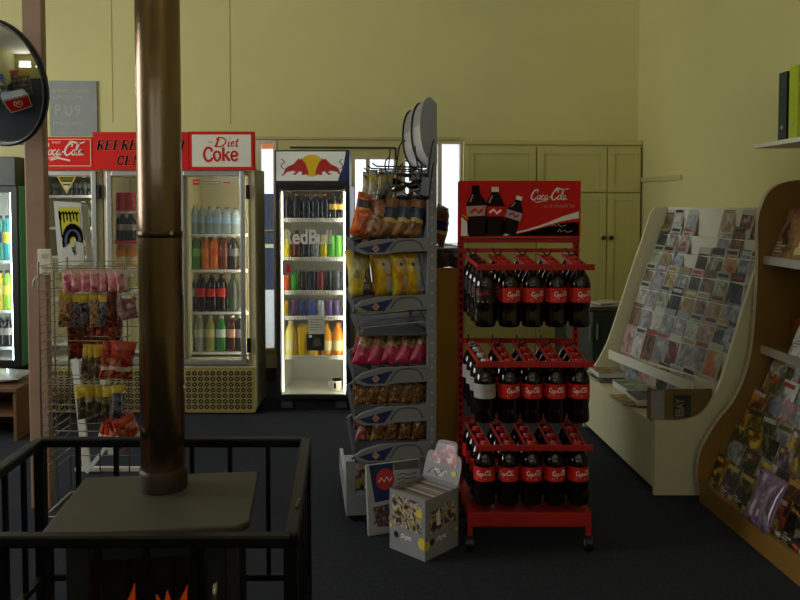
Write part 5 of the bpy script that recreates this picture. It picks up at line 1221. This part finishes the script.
# ------------------------------------------------------------------ wood heater with copper flue
def heater():
    zt = .70; BL, BRr, FL_, FR = ZH(86,474,zt), ZH(256,474,zt), ZH(48,528,zt), ZH(248,532,zt)
    A5 = R(6.5); c = (BL+BRr+FL_+FR)/4; hw = ((BRr-BL).length+(FR-FL_).length)/4; hd = ((BL-FL_).length+(BRr-FR).length)/4
    t = thing('wood_heater', 'black wood heater with lit fire and tall copper-brown flue pipe', 'heater', (c.x, c.y, 0), A5)
    iron = mat('heater_black_iron', (26,26,24), .6, var=.1, bump=.15, bscale=90); plate = mat('heater_top_plate', (74,73,62), .55, var=.12, scale=5, bump=.1, bscale=60)
    mb = MB(); r = .03
    P = [(-hw,-hd+r),(-hw+r,-hd),(hw-r,-hd),(hw,-hd+r),(hw,hd),(-hw,hd)]
    mb.prism(P, lambda x,y: (x,y,zt-.022), lambda x,y: (x,y,zt)); mb.build('top_plate', plate, t, bevel=.006, seg=3)
    bw_, bd = hw-.06, hd-.03
    mb = MB(); y0 = -bd
    mb.box(-bw_,-bw_+.012,y0,bd,.14,zt-.023); mb.box(bw_-.012,bw_,y0,bd,.14,zt-.023); mb.box(-bw_+.012,bw_-.012,bd-.012,bd,.14,zt-.023); mb.box(-bw_+.012,bw_-.012,y0,bd-.012,.14,.28); mb.box(-bw_+.012,bw_-.012,y0,bd-.012,zt-.05,zt-.023)
    mb.build('firebox', iron, t, bevel=.003)
    for sx in (-1,1):
        for sy in (-1,1):
            mb = MB(); mb.box(sx*(bw_-.03)-.02,sx*(bw_-.03)+.02,sy*(bd-.03)-.02,sy*(bd-.03)+.02,0,.14); mb.build('leg', iron, t)
    # door with glass
    mb = MB(); dx = bw_-.005; y = y0-.002
    mb.box(-dx,-dx+.06,y-.03,y,.25,zt-.03); mb.box(dx-.06,dx,y-.03,y,.25,zt-.03); mb.box(-dx+.06,dx-.06,y-.03,y,zt-.075,zt-.03); mb.box(-dx+.06,dx-.06,y-.03,y,.25,.29)
    d = mb.build('door', iron, t, bevel=.004)
    mb = MB(); mb.box(-dx+.055,dx-.055,y-.015,y-.011,.285,zt-.07); mb.build('door_glass', glass('smoked_glass', (120,110,100), .06, .05), d)
    mb = MB(); mb.tube(spline([(dx-.02,y-.03,.47),(dx-.02,y-.06,.48),(dx-.02,y-.065,.55),(dx-.02,y-.03,.56)],4), .008, 8); mb.build('handle', chrome, d)
    # logs and flames
    for k, (x, rz) in enumerate(((-.07,.2),(.06,-.25),(0,.05))):
        mb = MB(); q = Vector((math.cos(rz),math.sin(rz),0))*.13; b = Vector((x,0,.30+(.05 if k == 2 else 0))); mb.cyl(b-q, b+q, .035, 10); mb.build('log', mat('charred_log', (40,28,22), .9, bump=.5, bscale=40), t)
    fl = mat('flame_orange', (255,110,40), .5, var=.3, scale=20, emit=5)
    for x, z, h, w in ((-.075,.33,.155,.03),(-.045,.33,.12,.03),(.0,.33,.12,.035),(.035,.33,.13,.035),(.072,.33,.14,.03),(.098,.33,.20,.022)):
        mb = MB(); prof = [(w*.5,0),(w,h*.15),(w*.85,h*.35),(w*.5,h*.6),(w*.22,h*.8),(.001,h)]
        mb.lathe(prof, 10, (x,-.05,z)); mb.v = [(vx+.012*math.sin((vz-z)*30+x*40)*(vz-z)/h, vy, vz) for vx,vy,vz in mb.v]; mb.build('flame', fl, t)
    # flue
    tc = HIT(164, 480, Vector((0,0,zt)), Vector((0,0,1))); tc = ZH(163.5, 487, zt)
    rel = Matrix.Rotation(-A5,3,'Z') @ (tc-Vector((c.x,c.y,0))); fx, fy = rel.x, rel.y+.0
    rr = 22.0*tc.y/F
    cop = mat('copper_brown_flue', (122,102,82), .2, .95, var=.16, scale=3, bump=.05, bscale=30)
    b_ = cop.node_tree.nodes['Principled BSDF']; b_.inputs['Anisotropic'].default_value = .92; tg = cop.node_tree.nodes.new('ShaderNodeTangent'); tg.direction_type = 'RADIAL'; tg.axis = 'Z'; cop.node_tree.links.new(tg.outputs[0], b_.inputs['Tangent'])
    zj = W(160,233,tc.y).z
    mb = MB(); mb.lathe([(rr*1.0,zt+.03),(rr*1.0,zj-.012)], 40, (fx,fy,0), cap=False); mb.build('flue', cop, t)
    mb = MB(); mb.lathe([(rr*1.0,zj-.012),(rr*1.03,zj-.008),(rr*1.03,zj-.0),(rr*1.01,zj+.006)], 40, (fx,fy,0)); mb.build('flue_joint', mat('dark_copper_joint', (70,54,40), .3, .9), t)
    mb = MB(); mb.lathe([(rr*.985,zj),(rr*.985,CEIL-.001)], 40, (fx,fy,0), cap=False); mb.build('flue', cop, t)
    mb = MB(); mb.lathe([(rr*1.09,zt+.0005),(rr*1.09,zt+.05),(rr*1.04,zt+.06),(rr*1.005,zt+.062)], 40, (fx,fy,0)); mb.build('collar', mat('flue_collar', (62,50,38), .5, .5), t)
    mb = MB(); mb.cyl((fx+rr*.6,fy-rr*.86,zj+.002),(fx+rr*.66,fy-rr*.95,zj+.002),.006,8); mb.build('rivet', chrome, t)
heater()

# ------------------------------------------------------------------ black fire guard rail
def guard():
    zr = .74; BLc, BRc, FRc = ZH(40,442,zr), ZH(306,442,zr), ZH(291,540,zr)
    FLc = BLc+(FRc-BRc)+Vector((-.03,0,0))
    t = thing('fire_guard', 'black metal fire guard railing around the wood heater', 'railing', (BLc.x, BLc.y, 0)); o = Vector((BLc.x,BLc.y,0))
    C4 = [p-o for p in (BLc, BRc, FRc, FLc)]; rail = mat('worn_black_rail', (9,9,10), .42, var=.3, scale=14, spec=.25)
    low = .28; nm = ['back','right','front','left']
    up = Vector((0,0,1))
    for k in range(4):
        p, q = C4[k], C4[(k+1)%4]
        mb = MB(); mb.bar(p, q, .034, .03); mb.build('top_rail', rail, t, bevel=.005)
        mb = MB(); mb.bar(p+up*(low-zr), q+up*(low-zr), .022, .02); mb.build('lower_rail', rail, t)
        mb = MB(); b = p.copy(); mb.box(b.x-.016,b.x+.016,b.y-.016,b.y+.016,0,zr-.015); mb.build('post', rail, t)
        L = (q-p).length; n = int(round(L/.122))
        for i in range(1, n):
            r_ = p+(q-p)*i/n; mb = MB(); mb.box(r_.x-.007,r_.x+.007,r_.y-.007,r_.y+.007,low-.01,zr-.015); mb.build('bar', rail, t)
    # latch post of the gate in the front
    g = ZH(197,538,zr)-o; mb = MB(); mb.box(g.x-.018,g.x+.018,g.y-.0,g.y+.03,.05,zr-.016); mb.build('gate_post', rail, t)
    g = ZH(287,510,zr)-o; mb = MB(); mb.tube([g+Vector((.028,-.03,.017)), g+Vector((.03,-.01,.022)), g+Vector((.032,.01,.022)), g+Vector((.028,.03,.017))], .0035, 8); mb.build('latch', mat('worn_latch', (120,116,100), .4, .8), t)
guard()

# ------------------------------------------------------------------ round convex mirror
def mirror():
    ym = 3.72; c = W(-5,83,ym); rad = 63*ym/F
    n = Vector((-.32,-.91,-.25)).normalized()
    t = thing('convex_mirror', 'round convex shop mirror hanging beside the brown post at upper left', 'mirror', c)
    q = Vector((0,0,1)).rotation_difference(n)
    M3 = q.to_matrix()
    def tr(mb): mb.v = [tuple(M3 @ Vector(v)) for v in mb.v]
    mb = MB(); dome = [(rad*.97*math.sin(a)/math.sin(.62), .0+rad*.97*(math.cos(a)-math.cos(.62))/math.sin(.62)) for a in [.62*(1-i/14) for i in range(15)]]
    mb.lathe(dome, 40, cap=False); tr(mb); mb.build('mirror_dome', mat('mirror_silver', (228,230,226), .03, 1.0, var=0), t)
    mb = MB(); mb.lathe([(rad*.95,-.02),(rad*1.0,-.015),(rad*1.01,.005),(rad*.97,.018),(rad*.95,.004)], 40, cap=False); tr(mb); mb.build('rim', black_plastic, t)
    mb = MB(); mb.lathe([(0,-.03),(rad*.95,-.02),(rad*.95,-.012)], 30, cap=False); tr(mb); mb.build('back_plate', mat('mirror_back', (90,92,94), .5), t)
    mb = MB(); pp = Vector((pb.x-.03, pb.y-.05, c.z))-c; mb.tube(spline([tuple(-n*.03), tuple(-n*.08+Vector((0,.05,0))), tuple(pp+Vector((0,-.06,0))), tuple(pp)],5), .012, 8); mb.build('bracket', grey_metal, t)
mirror()

# ------------------------------------------------------------------ wire lolly stand with hanging bags
def lolly_stand():
    yl = 3.72; X = lambda px, y=yl: W(px,300,y).x; Zp = lambda py, y=yl: W(80,py,y).z
    x0, x1 = X(41), X(138); yn, yf = yl-.02, yl+.30
    t = thing('wire_peg_stand', 'chrome wire peg stand hung with lolly bags in front of the brown post', 'stand', ((x0+x1)/2, yl, 0)); cx = (x0+x1)/2
    zt, zb = Zp(266), Zp(446)
    wire = chrome; loc = lambda x,y,z: (x-cx, y-yl, z)
    mb = MB()   # side grid
    for y in (yn, (yn+yf)/2, yf): mb.tube([loc(x0,y,.06), loc(x0,y,zt+.02)], .005, 6)
    for i in range(26): z = .25+i*(zt-.25)/25; mb.tube([loc(x0,yn,z), loc(x0,yf,z)], .0022, 5)
    mb.build('side_grid', wire, t)
    mb = MB()   # back grid
    for x in (x0, x0+(x1-x0)*.33, x0+(x1-x0)*.66, x1): mb.tube([loc(x,yf,.06), loc(x,yf,zt)], .004, 6)
    for i in range(13): z = .25+i*(zt-.25)/12; mb.tube([loc(x0,yf,z), loc(x1,yf,z)], .002, 5)
    mb.build('back_grid', wire, t)
    mb = MB()
    for y in (yn, yf): mb.tube([loc(x0,y,.06),loc(x1,y,.06)], .007, 6)
    for x in (x0, x1): mb.tube([loc(x,yn,.06),loc(x,yf,.06)], .007, 6)
    mb.build('base_frame', wire, t)
    for x in (x0, x1):
        for y in (yn, yf):
            mb = MB(); mb.cyl(loc(x-.01,y,.026), loc(x+.01,y,.026), .026, 12); mb.box(x-cx-.006,x-cx+.006,y-yl-.006,y-yl+.006,.03,.062); mb.build('caster', black_plastic, t)
    rows_ = [(268,(66,136)),(291,(45,128)),(341,(46,118)),(385,(44,112)),(412,(100,138)),(439,(50,112))]
    for py, (a, b) in rows_:
        for y in (yn+.03, yn+.15):
            mb = MB(); z = Zp(py); mb.tube([loc(x0,y,z), loc(X(b),y,z-.003), loc(X(b)+.012,y,z+.012)], .003, 6); mb.build('peg', wire, t)
    def bag(name, w, h, d, cols, zone, seed): return Proto(pillow(name, w, h, d, cols, zone, 6, 9, seed))
    hd = lambda u,v,s: 1 if v > .80 else 0
    pinkb = bag('lolly_bag', 0.054, .105, .03, [cov('pink_lolly', [(206,90,120),(226,130,150),(240,180,186),(180,60,96)], 22), ink((226,190,186))], hd, 41)
    brownb = bag('lolly_bag', 0.061, .16, .03, [cov('brown_lolly', [(110,60,40),(150,90,50),(200,170,140),(60,34,30)], 34), ink((190,160,60)), foil], lambda u,v,s: 1 if v > .82 else (2 if u > .7 else 0), 42)
    blackb = bag('lolly_bag', 0.061, .15, .03, [cov('black_lolly', [(30,26,30),(60,50,60),(120,120,126),(20,20,22)], 34), ink((206,180,60)), foil], lambda u,v,s: 1 if v > .82 else (2 if u > .72 else 0), 43)
    redb = bag('licorice_bag', 0.065, .17, .03, [cov('licorice', [(96,20,20),(130,30,24),(60,16,16),(160,70,50)], 22), ink((110,30,26))], hd, 44)
    yelb = bag('lolly_bag', 0.061, .15, .03, [cov('clear_lolly', [(130,120,100),(170,164,150),(90,76,52),(60,54,46)], 34), ink((206,176,50)), foil], lambda u,v,s: 1 if v > .72 else (2 if u > .6 else 0), 45)
    bright = bag('licorice_bag', .11, .165, .035, [cov('red_lolly', [(180,36,30),(206,60,40),(140,24,24),(220,140,110)], 20), ink((190,60,40)), ink((226,210,190))], lambda u,v,s: 1 if v > .8 else (2 if .2 < v < .3 else 0), 46)
    grey_b = bag('lolly_bag', .08, .11, .03, [cov('violet_lolly', [(170,110,130),(206,170,180),(150,80,110),(226,220,220)], 20), foil], hd, 47)
    def hang(P, px, ptop, src_h, hpx, y, turn, tilt, label, grp, cat='lolly bag'):
        x = X(px, y); z = W(px,ptop,y).z; k = hpx*y/F/src_h
        P.put((x, y, z-src_h*k-.001), (0, R(tilt), R(turn)), label, cat, grp, scale=k)
    for i, px in enumerate((69,78,87,96,105,114,123)): hang(pinkb, px, 269, .105, 23, yn+.03, 50+random.uniform(-8,8), random.uniform(-10,2), 'pink lolly bag, %s from left on the top peg of wire stand' % ORD[i], 'pink lolly bags on the top peg')
    for i, (px, P, nm) in enumerate(((63,brownb,'brown'),(71,brownb,'brown'),(79,blackb,'black'),(87,blackb,'black'),(96,brownb,'brown'),(105,blackb,'black'),(113,redb,'dark red'))): hang(P, px, 292, .16, 35, yn+.03, 48+random.uniform(-25,25), random.uniform(-9,9), '%s lolly bag with gold header, %s from left on the second peg of wire stand' % (nm, ORD[i]) if P is not redb else 'dark red licorice bag at the right end of the second peg', 'lolly bags on the second peg')
    for i, px in enumerate((116,123,130)): hang(grey_b, px, 292, .11, 27, yn+.15, 40+random.uniform(-10,10), random.uniform(-10,10), 'pale violet lolly bag, %s from left behind the second peg' % ORD[i], 'violet lolly bags behind the second peg')
    for i, px in enumerate((76,84,92,100,108,116)): hang(redb, px, 316, .17, 42, yn+.17, 48+random.uniform(-10,10), random.uniform(-5,5), 'dark red licorice bag, %s from left between second and third pegs' % ORD[i], 'licorice bags on the wire stand')
    for i, (px, P, nm) in enumerate(((84,yelb,'yellow headed'),(92,yelb,'yellow headed'),(99,yelb,'yellow headed'),(108,bright,'red'),(118,bright,'red'))): hang(P, px, 342, .16, 37, yn+.03, 40+random.uniform(-20,20), random.uniform(-6,10), '%s bag, %s from left on the third peg of wire stand' % (nm, ORD[i]), 'lolly bags on the third peg')
    for i, (px, P, nm) in enumerate(((83,yelb,'yellow headed'),(90,yelb,'yellow headed'),(97,yelb,'yellow headed'),(104,yelb,'yellow headed'),(116,blackb,'silver'))): hang(P, px, 385, .15, 34, yn+.03, 45+random.uniform(-25,25), random.uniform(-6,12), '%s bag, %s from left on the fourth peg of wire stand' % (nm, ORD[i]), 'lolly bags on the fourth peg')
    for i, (px, tl) in enumerate(((104,14),(111,6),(118,-2),(126,-12),(133,-22))): hang(bright, px, 412, .165, 34, yn+.06+i*.004, 40, tl, 'red and foil bag fanned out on the lowest peg, %s from left' % ORD[i], 'red bags on the lowest peg')
lolly_stand()

# ------------------------------------------------------------------ white easel with a yellow poster
def easel():
    ye = 4.42; g = FL(87,474); ye = g.y
    a = W(53.5,201,ye); b = W(81,203,ye); c = W(84,262,ye); d = W(59,272,ye)
    o = Vector((g.x, ye, 0)); t = thing('display_easel', 'narrow white display easel with a yellow and black poster behind the wire stand', 'easel', o)
    wt = mat('easel_white', (222,222,216), .45, var=.03)
    L = lambda p, dy=0.0: tuple(Vector(p)-o+Vector((0,dy,0)))
    mb = MB(); mb.add([L(a),L(b),L(c),L(d),L(a,.02),L(b,.02),L(c,.02),L(d,.02)], [(0,1,2,3),(7,6,5,4),(0,4,5,1),(1,5,6,2),(2,6,7,3),(3,7,4,0)])
    bd = mb.build('board', wt, t)
    mb = MB(); mb.bar(L(W(56.5,202,ye),.035), L(g+Vector((0,0,.02)),.0), .04, .025); mb.build('leg', wt, t)
    mb = MB(); mb.bar(L(W(82,205,ye),.035), L(Vector((W(92,474,ye).x, ye+.3, .02))), .03, .02); mb.build('leg', wt, t)
    mb = MB(); mb.bar(L(g+Vector((.0,0,.012))), L(W(106,447,ye+.0),.0), .03, .02); mb.build('brace', wt, t)
    p = FL(100,463); mb = MB(); mb.bar(L((p.x-.09,ye+.06,.01)), L((W(136,463,ye).x,ye+.06,.01)), .03, .02); mb.build('foot_bar', wt, t)
    # poster
    def S(u, v, k=0):
        top = a.lerp(b, u); bot = d.lerp(c, u); q = top.lerp(bot, 1-v); return L(q, -.001-k*.0007)
    mb = MB(); mb.poly([S(.14,.93),S(.95,.93),S(.93,.03),S(.22,.03)], 1)
    mb.poly([S(.16,.91,1),S(.93,.91,1),S(.92,.50,1),S(.5,.36,1),S(.30,.34,1)], 0)
    for k in range(6): mb.ribbon([(.2+.12*k,.86),(.23+.12*k,.72-.03*(k%2))], .05, lambda x,y: S(x,y,2), 2); mb.ribbon([(.2+.12*k,.80),(.30+.12*k,.84)], .03, lambda x,y: S(x,y,2), 2)
    for r_, m_, w_ in ((.36,2,.09),(.27,3,.09),(.17,2,.09)):
        mb.ribbon([(.62+r_*math.cos(q*math.pi/10), .40+r_*.62*math.sin(q*math.pi/10)) for q in range(-1,12)], w_, lambda x,y: S(x,y,3), m_)
    mb.poly([S(.55,.30,3),S(.72,.30,3),S(.66,.14,3)], 3); mb.ribbon([(.56,.34),(.7,.34)], .04, lambda x,y: S(x,y,4), 0)
    mb.ribbon([(.17,.86),(.22,.5),(.34,.38)], .05, lambda x,y: S(x,y,2), 2); mb.ribbon([(.58,.24),(.7,.2)], .02, lambda x,y: S(x,y,4), 2)
    mb.build('poster', [mat('poster_yellow', (214,206,40), .5, var=.03), mat('poster_white', (206,208,198), .5), black_ink, mat('poster_blue', (76,90,120), .5)], bd)
easel()

# ------------------------------------------------------------------ green drinks fridge at far left
def green_fridge():
    yg = 6.05; xr = W(21,300,yg).x; hw = .33; cx = xr-hw
    Z = lambda py: W(15,py,yg).z; X = lambda px: W(px,300,yg).x-cx
    gm = mat('green_fridge_enamel', (70,130,92), .3, var=.04, coat=.4)
    t = thing('drinks_fridge', 'green drinks fridge with bright interior at the left edge behind the brown post', 'fridge', (cx, yg, 0))
    shell(t, hw, .62, .28, Z(186), .03, gm, fridge_white)
    mb = MB(); mb.box(-hw,hw,.02,.62,0.0,.278); mb.build('plinth', black_plastic, t)
    mb = MB(); mb.box(-hw,hw,-.05,.62,Z(186)+.001,Z(157)); hd = mb.build('header', mat('dark_green_header', (24,44,30), .35), t, bevel=.004)
    mb = MB(); f = lambda x,y: (x,-.0508,y)
    for x0, x1, m in ((-.28,-.1,1),(-.08,.06,0),(.08,.20,0)):
        x = x0
        while x < x1-.02: mb.ribbon([(x,Z(181)),(x+.008,Z(166)),(x+.03,Z(168))], .02, f, m); mb.ribbon([(x+.028,Z(181)),(x+.024,Z(172))], .014, f, m); x += .05
    mb.build('header_print', [mat('header_orange', (206,90,30), .5, var=0, emit=.15), mat('header_green', (60,130,50), .5, var=0, emit=.1)], hd)
    d = door_frame(t, hw, -.002, .285, Z(186), .05, black_plastic, door_glass)
    for x in (hw-.07, -hw+.07):
        mb = MB(); mb.cyl((x,.02,Z(365)),(x,.02,Z(192)),.008,10); mb.build('lamp_tube', tube_cold, t)
    for py in (262,312,349): wire_shelf(t, hw-.04, .06, .55, Z(py), fridge_white, .014, False)
    def put(px, py, kind, c1, c2, h, desc, cat):
        p = W(px,py,yg+.12); p.z = Z(py)+.001; stock(kind,c1,c2,h).put(p,(0,0,random.uniform(0,6)),desc,cat,'drinks in the green fridge')
    cs = [((60,150,150),(226,206,60),'teal'),((206,206,60),(60,130,140),'yellow'),((70,150,120),(40,60,90),'green')]
    for i, px in enumerate((-14,-6.5,1,8.5)): 
        c = cs[i%3]; put(px, 262, 'lab', c[0], c[1], Z(216)-Z(262), '%s bottle, %s from left on top shelf of green fridge' % (c[2], ORD[i]), 'bottle')
        c = (((226,196,60),(240,220,120),'yellow'),((150,190,60),(226,206,60),'lime'))[i%2]; put(px, 312, 'lab', c[0], c[1], Z(272)-Z(312), '%s bottle, %s from left on middle shelf of green fridge' % (c[2], ORD[i]), 'bottle')
        put(px, 349, 'lab', (26,22,22), (150,140,120), Z(319)-Z(349), 'dark bottle with pale label, %s from left on low shelf of green fridge' % ORD[i], 'bottle')
green_fridge()

# ------------------------------------------------------------------ low timber unit and wrapped pack at far left
p = FL(17,441); yw = p.y
t = thing('timber_unit', 'low brown timber shelf unit at the left edge below the green fridge', 'shelf unit', (p.x, yw, 0))
wd = mat('unit_timber', (112,78,48), .5, var=.15, scale=4); zt = W(14,388,yw).z
for x in (-.02,-.72): mb = MB(); mb.box(x,x+.02,0,.42,0,zt-.025); mb.build('side_panel', wd, t)
mb = MB(); mb.box(-.73,.01,-.015,.43,zt-.025,zt); mb.build('top', wd, t, bevel=.003)
mb = MB(); mb.box(-.70,-.02,.01,.41,zt*.45,zt*.45+.02); mb.build('shelf', wd, t)
mb = MB(); mb.box(-.70,-.02,.405,.42,0,zt-.025); mb.build('back_panel', dark_wood, t)
P = Proto(pillow('wrapped_pack', .42, .26, .07, [mat('white_wrap', (206,212,214), .2, coat=.8, bump=.6, bscale=30), clear('clear_wrap', (220,224,226), .3, .1)], lambda u,v,s: 0 if .1 < u < .9 else 1, seed=51))
q = W(6,382,yw+.3); P.put((q.x-.02, yw+.08, zt+.036), (R(-90),0,0), 'white plastic wrapped pack lying on the low timber unit', 'pack')

# ------------------------------------------------------------------ left side of the shop, seen only in the convex mirror
t = thing('ice_cream_freezer', 'red ice cream freezer with white swirl heart, seen in the convex mirror', 'freezer', (-2.75, 1.75, 0), R(150))
mb = MB(); mb.box(-.65,.65,-.33,.33,.06,.86); mb.build('body', white_sign, t, bevel=.02)
for sx in (-.6,.56):
    mb = MB(); mb.box(sx,sx+.04,-.3,.3,0,.0595); mb.build('foot', black_plastic, t)
mb = MB(); mb.box(-.66,.66,-.34,.34,.862,.90); mb.build('lid', mat('freezer_lid', (150,165,180), .15, coat=.6), t, bevel=.01)
mb = MB(); mb.box(-.6,.6,-.335,-.331,.14,.82,0)
hp = spline([(0,.30),(-.16,.44),(-.2,.58),(-.1,.68),(0,.58),(.1,.68),(.2,.58),(.16,.44),(0,.30)],5); mb.ribbon([(q.x,q.y) for q in hp], .045, lambda a,b: (a,-.3365,b), 1)
sw = [(.09*(1-i/26)*math.cos(i*.45), .52+.09*(1-i/26)*math.sin(i*.45)) for i in range(22)]; mb.ribbon(sw, .025, lambda a,b: (a,-.3365,b), 1)
mb.build('front_panel', [red_sign, white_ink], t)
for i, (x, y, c, n) in enumerate(((-2.35,.2,(226,190,50),'yellow'),(-3.75,1.3,(60,90,150),'blue'),(-3.3,-.6,(206,90,50),'orange'))):
    t = thing('shop_display', '%s topped confectionery display on the left side of the shop, seen in the convex mirror' % n, 'display', (x, y, 0), R(160))
    mb = MB(); mb.box(-.4,.4,-.2,.2,0,.1); mb.box(-.4,-.37,-.2,.2,.1,1.5); mb.box(.37,.4,-.2,.2,.1,1.5); mb.box(-.37,.37,.17,.2,.1,1.5); mb.build('body', grey_metal, t)
    mb = MB(); mb.box(-.4,.4,-.21,-.18,1.5,1.75); mb.build('topper', mat('topper_%d' % i, c, .4), t)
    for k in range(3):
        mb = MB(); mb.box(-.37,.37,-.18,.17,.35+k*.38,.37+k*.38); mb.build('shelf', grey_metal, t)
        for j in range(4):
            m2 = stock('carton', ((226,190,50),(190,50,40),(60,120,80),(230,226,210))[(j+k)%4], None, .22)
            q = Matrix.Rotation(R(160),3,'Z') @ Vector((-.27+j*.18,-.05,.371+k*.38)); m2.put(Vector((x,y,0))+q, (0,0,R(160)), 'boxed confectionery, %s from left on %s shelf of %s topped display' % (ORD[j], ['lowest','middle','highest'][k], n), 'carton', 'boxes on the confectionery displays')

# ------------------------------------------------------------------ daylight and air
def area(name, p, target, sx, sy, power, col):
    l = bpy.data.lights.new(name, 'AREA'); l.shape = 'RECTANGLE'; l.size = sx; l.size_y = sy; l.energy = power; l.color = col; l.spread = R(95) if sx != 2.8 else R(140)
    o = bpy.data.objects.new(name, l); COL.objects.link(o); o.location = p; d = Vector(target)-Vector(p); o.rotation_euler = d.to_track_quat('-Z','Y').to_euler(); return o
DAY = (1.0, .97, .90)
for h, pw in ((HF[0],P_R),(HF[1],P_M),(HF[2],P_L)):
    s, z = (h[0]+h[1])/2, (h[2]+h[3])/2; p = fw(s, z, -.25); q = fw(s, z+TILT, 4.0)
    area('daylight_lamp', p, q, h[1]-h[0], h[3]-h[2], pw, DAY)  # lamp outside each unseen front window, tilted up to bounce off the ceiling
area('daylight_lamp', lw(3.0, 2.1, -.25), (2.0, 6.4, .9), 2.8, 1.6, P_W, DAY)  # added lamp outside the left window, aimed at the cupboard corner
for (h, pw) in ((HW[1],P_B*.8),(HW[2],P_B)):
    s, z = (h[0]+h[1])/2, (h[2]+h[3])/2; area('daylight_lamp', bw(s, z, -.2), bw(s, z-.4, 3.0), h[1]-h[0], h[3]-h[2], pw, (.95,.98,1.0))
w = bpy.data.worlds.new('sky'); scene.world = w; w.use_nodes = True; bg = w.node_tree.nodes['Background']; bg.inputs['Color'].default_value = (.88,.94,1.0,1); bg.inputs['Strength'].default_value = SKY
scene.view_settings.view_transform = 'Standard'; scene.view_settings.look = 'None'; scene.view_settings.exposure = EXPO; scene.view_settings.gamma = 1.0; scene.view_settings.use_curve_mapping = False
for o in list(bpy.data.objects):
    if o.name not in scene.objects: bpy.data.objects.remove(o)
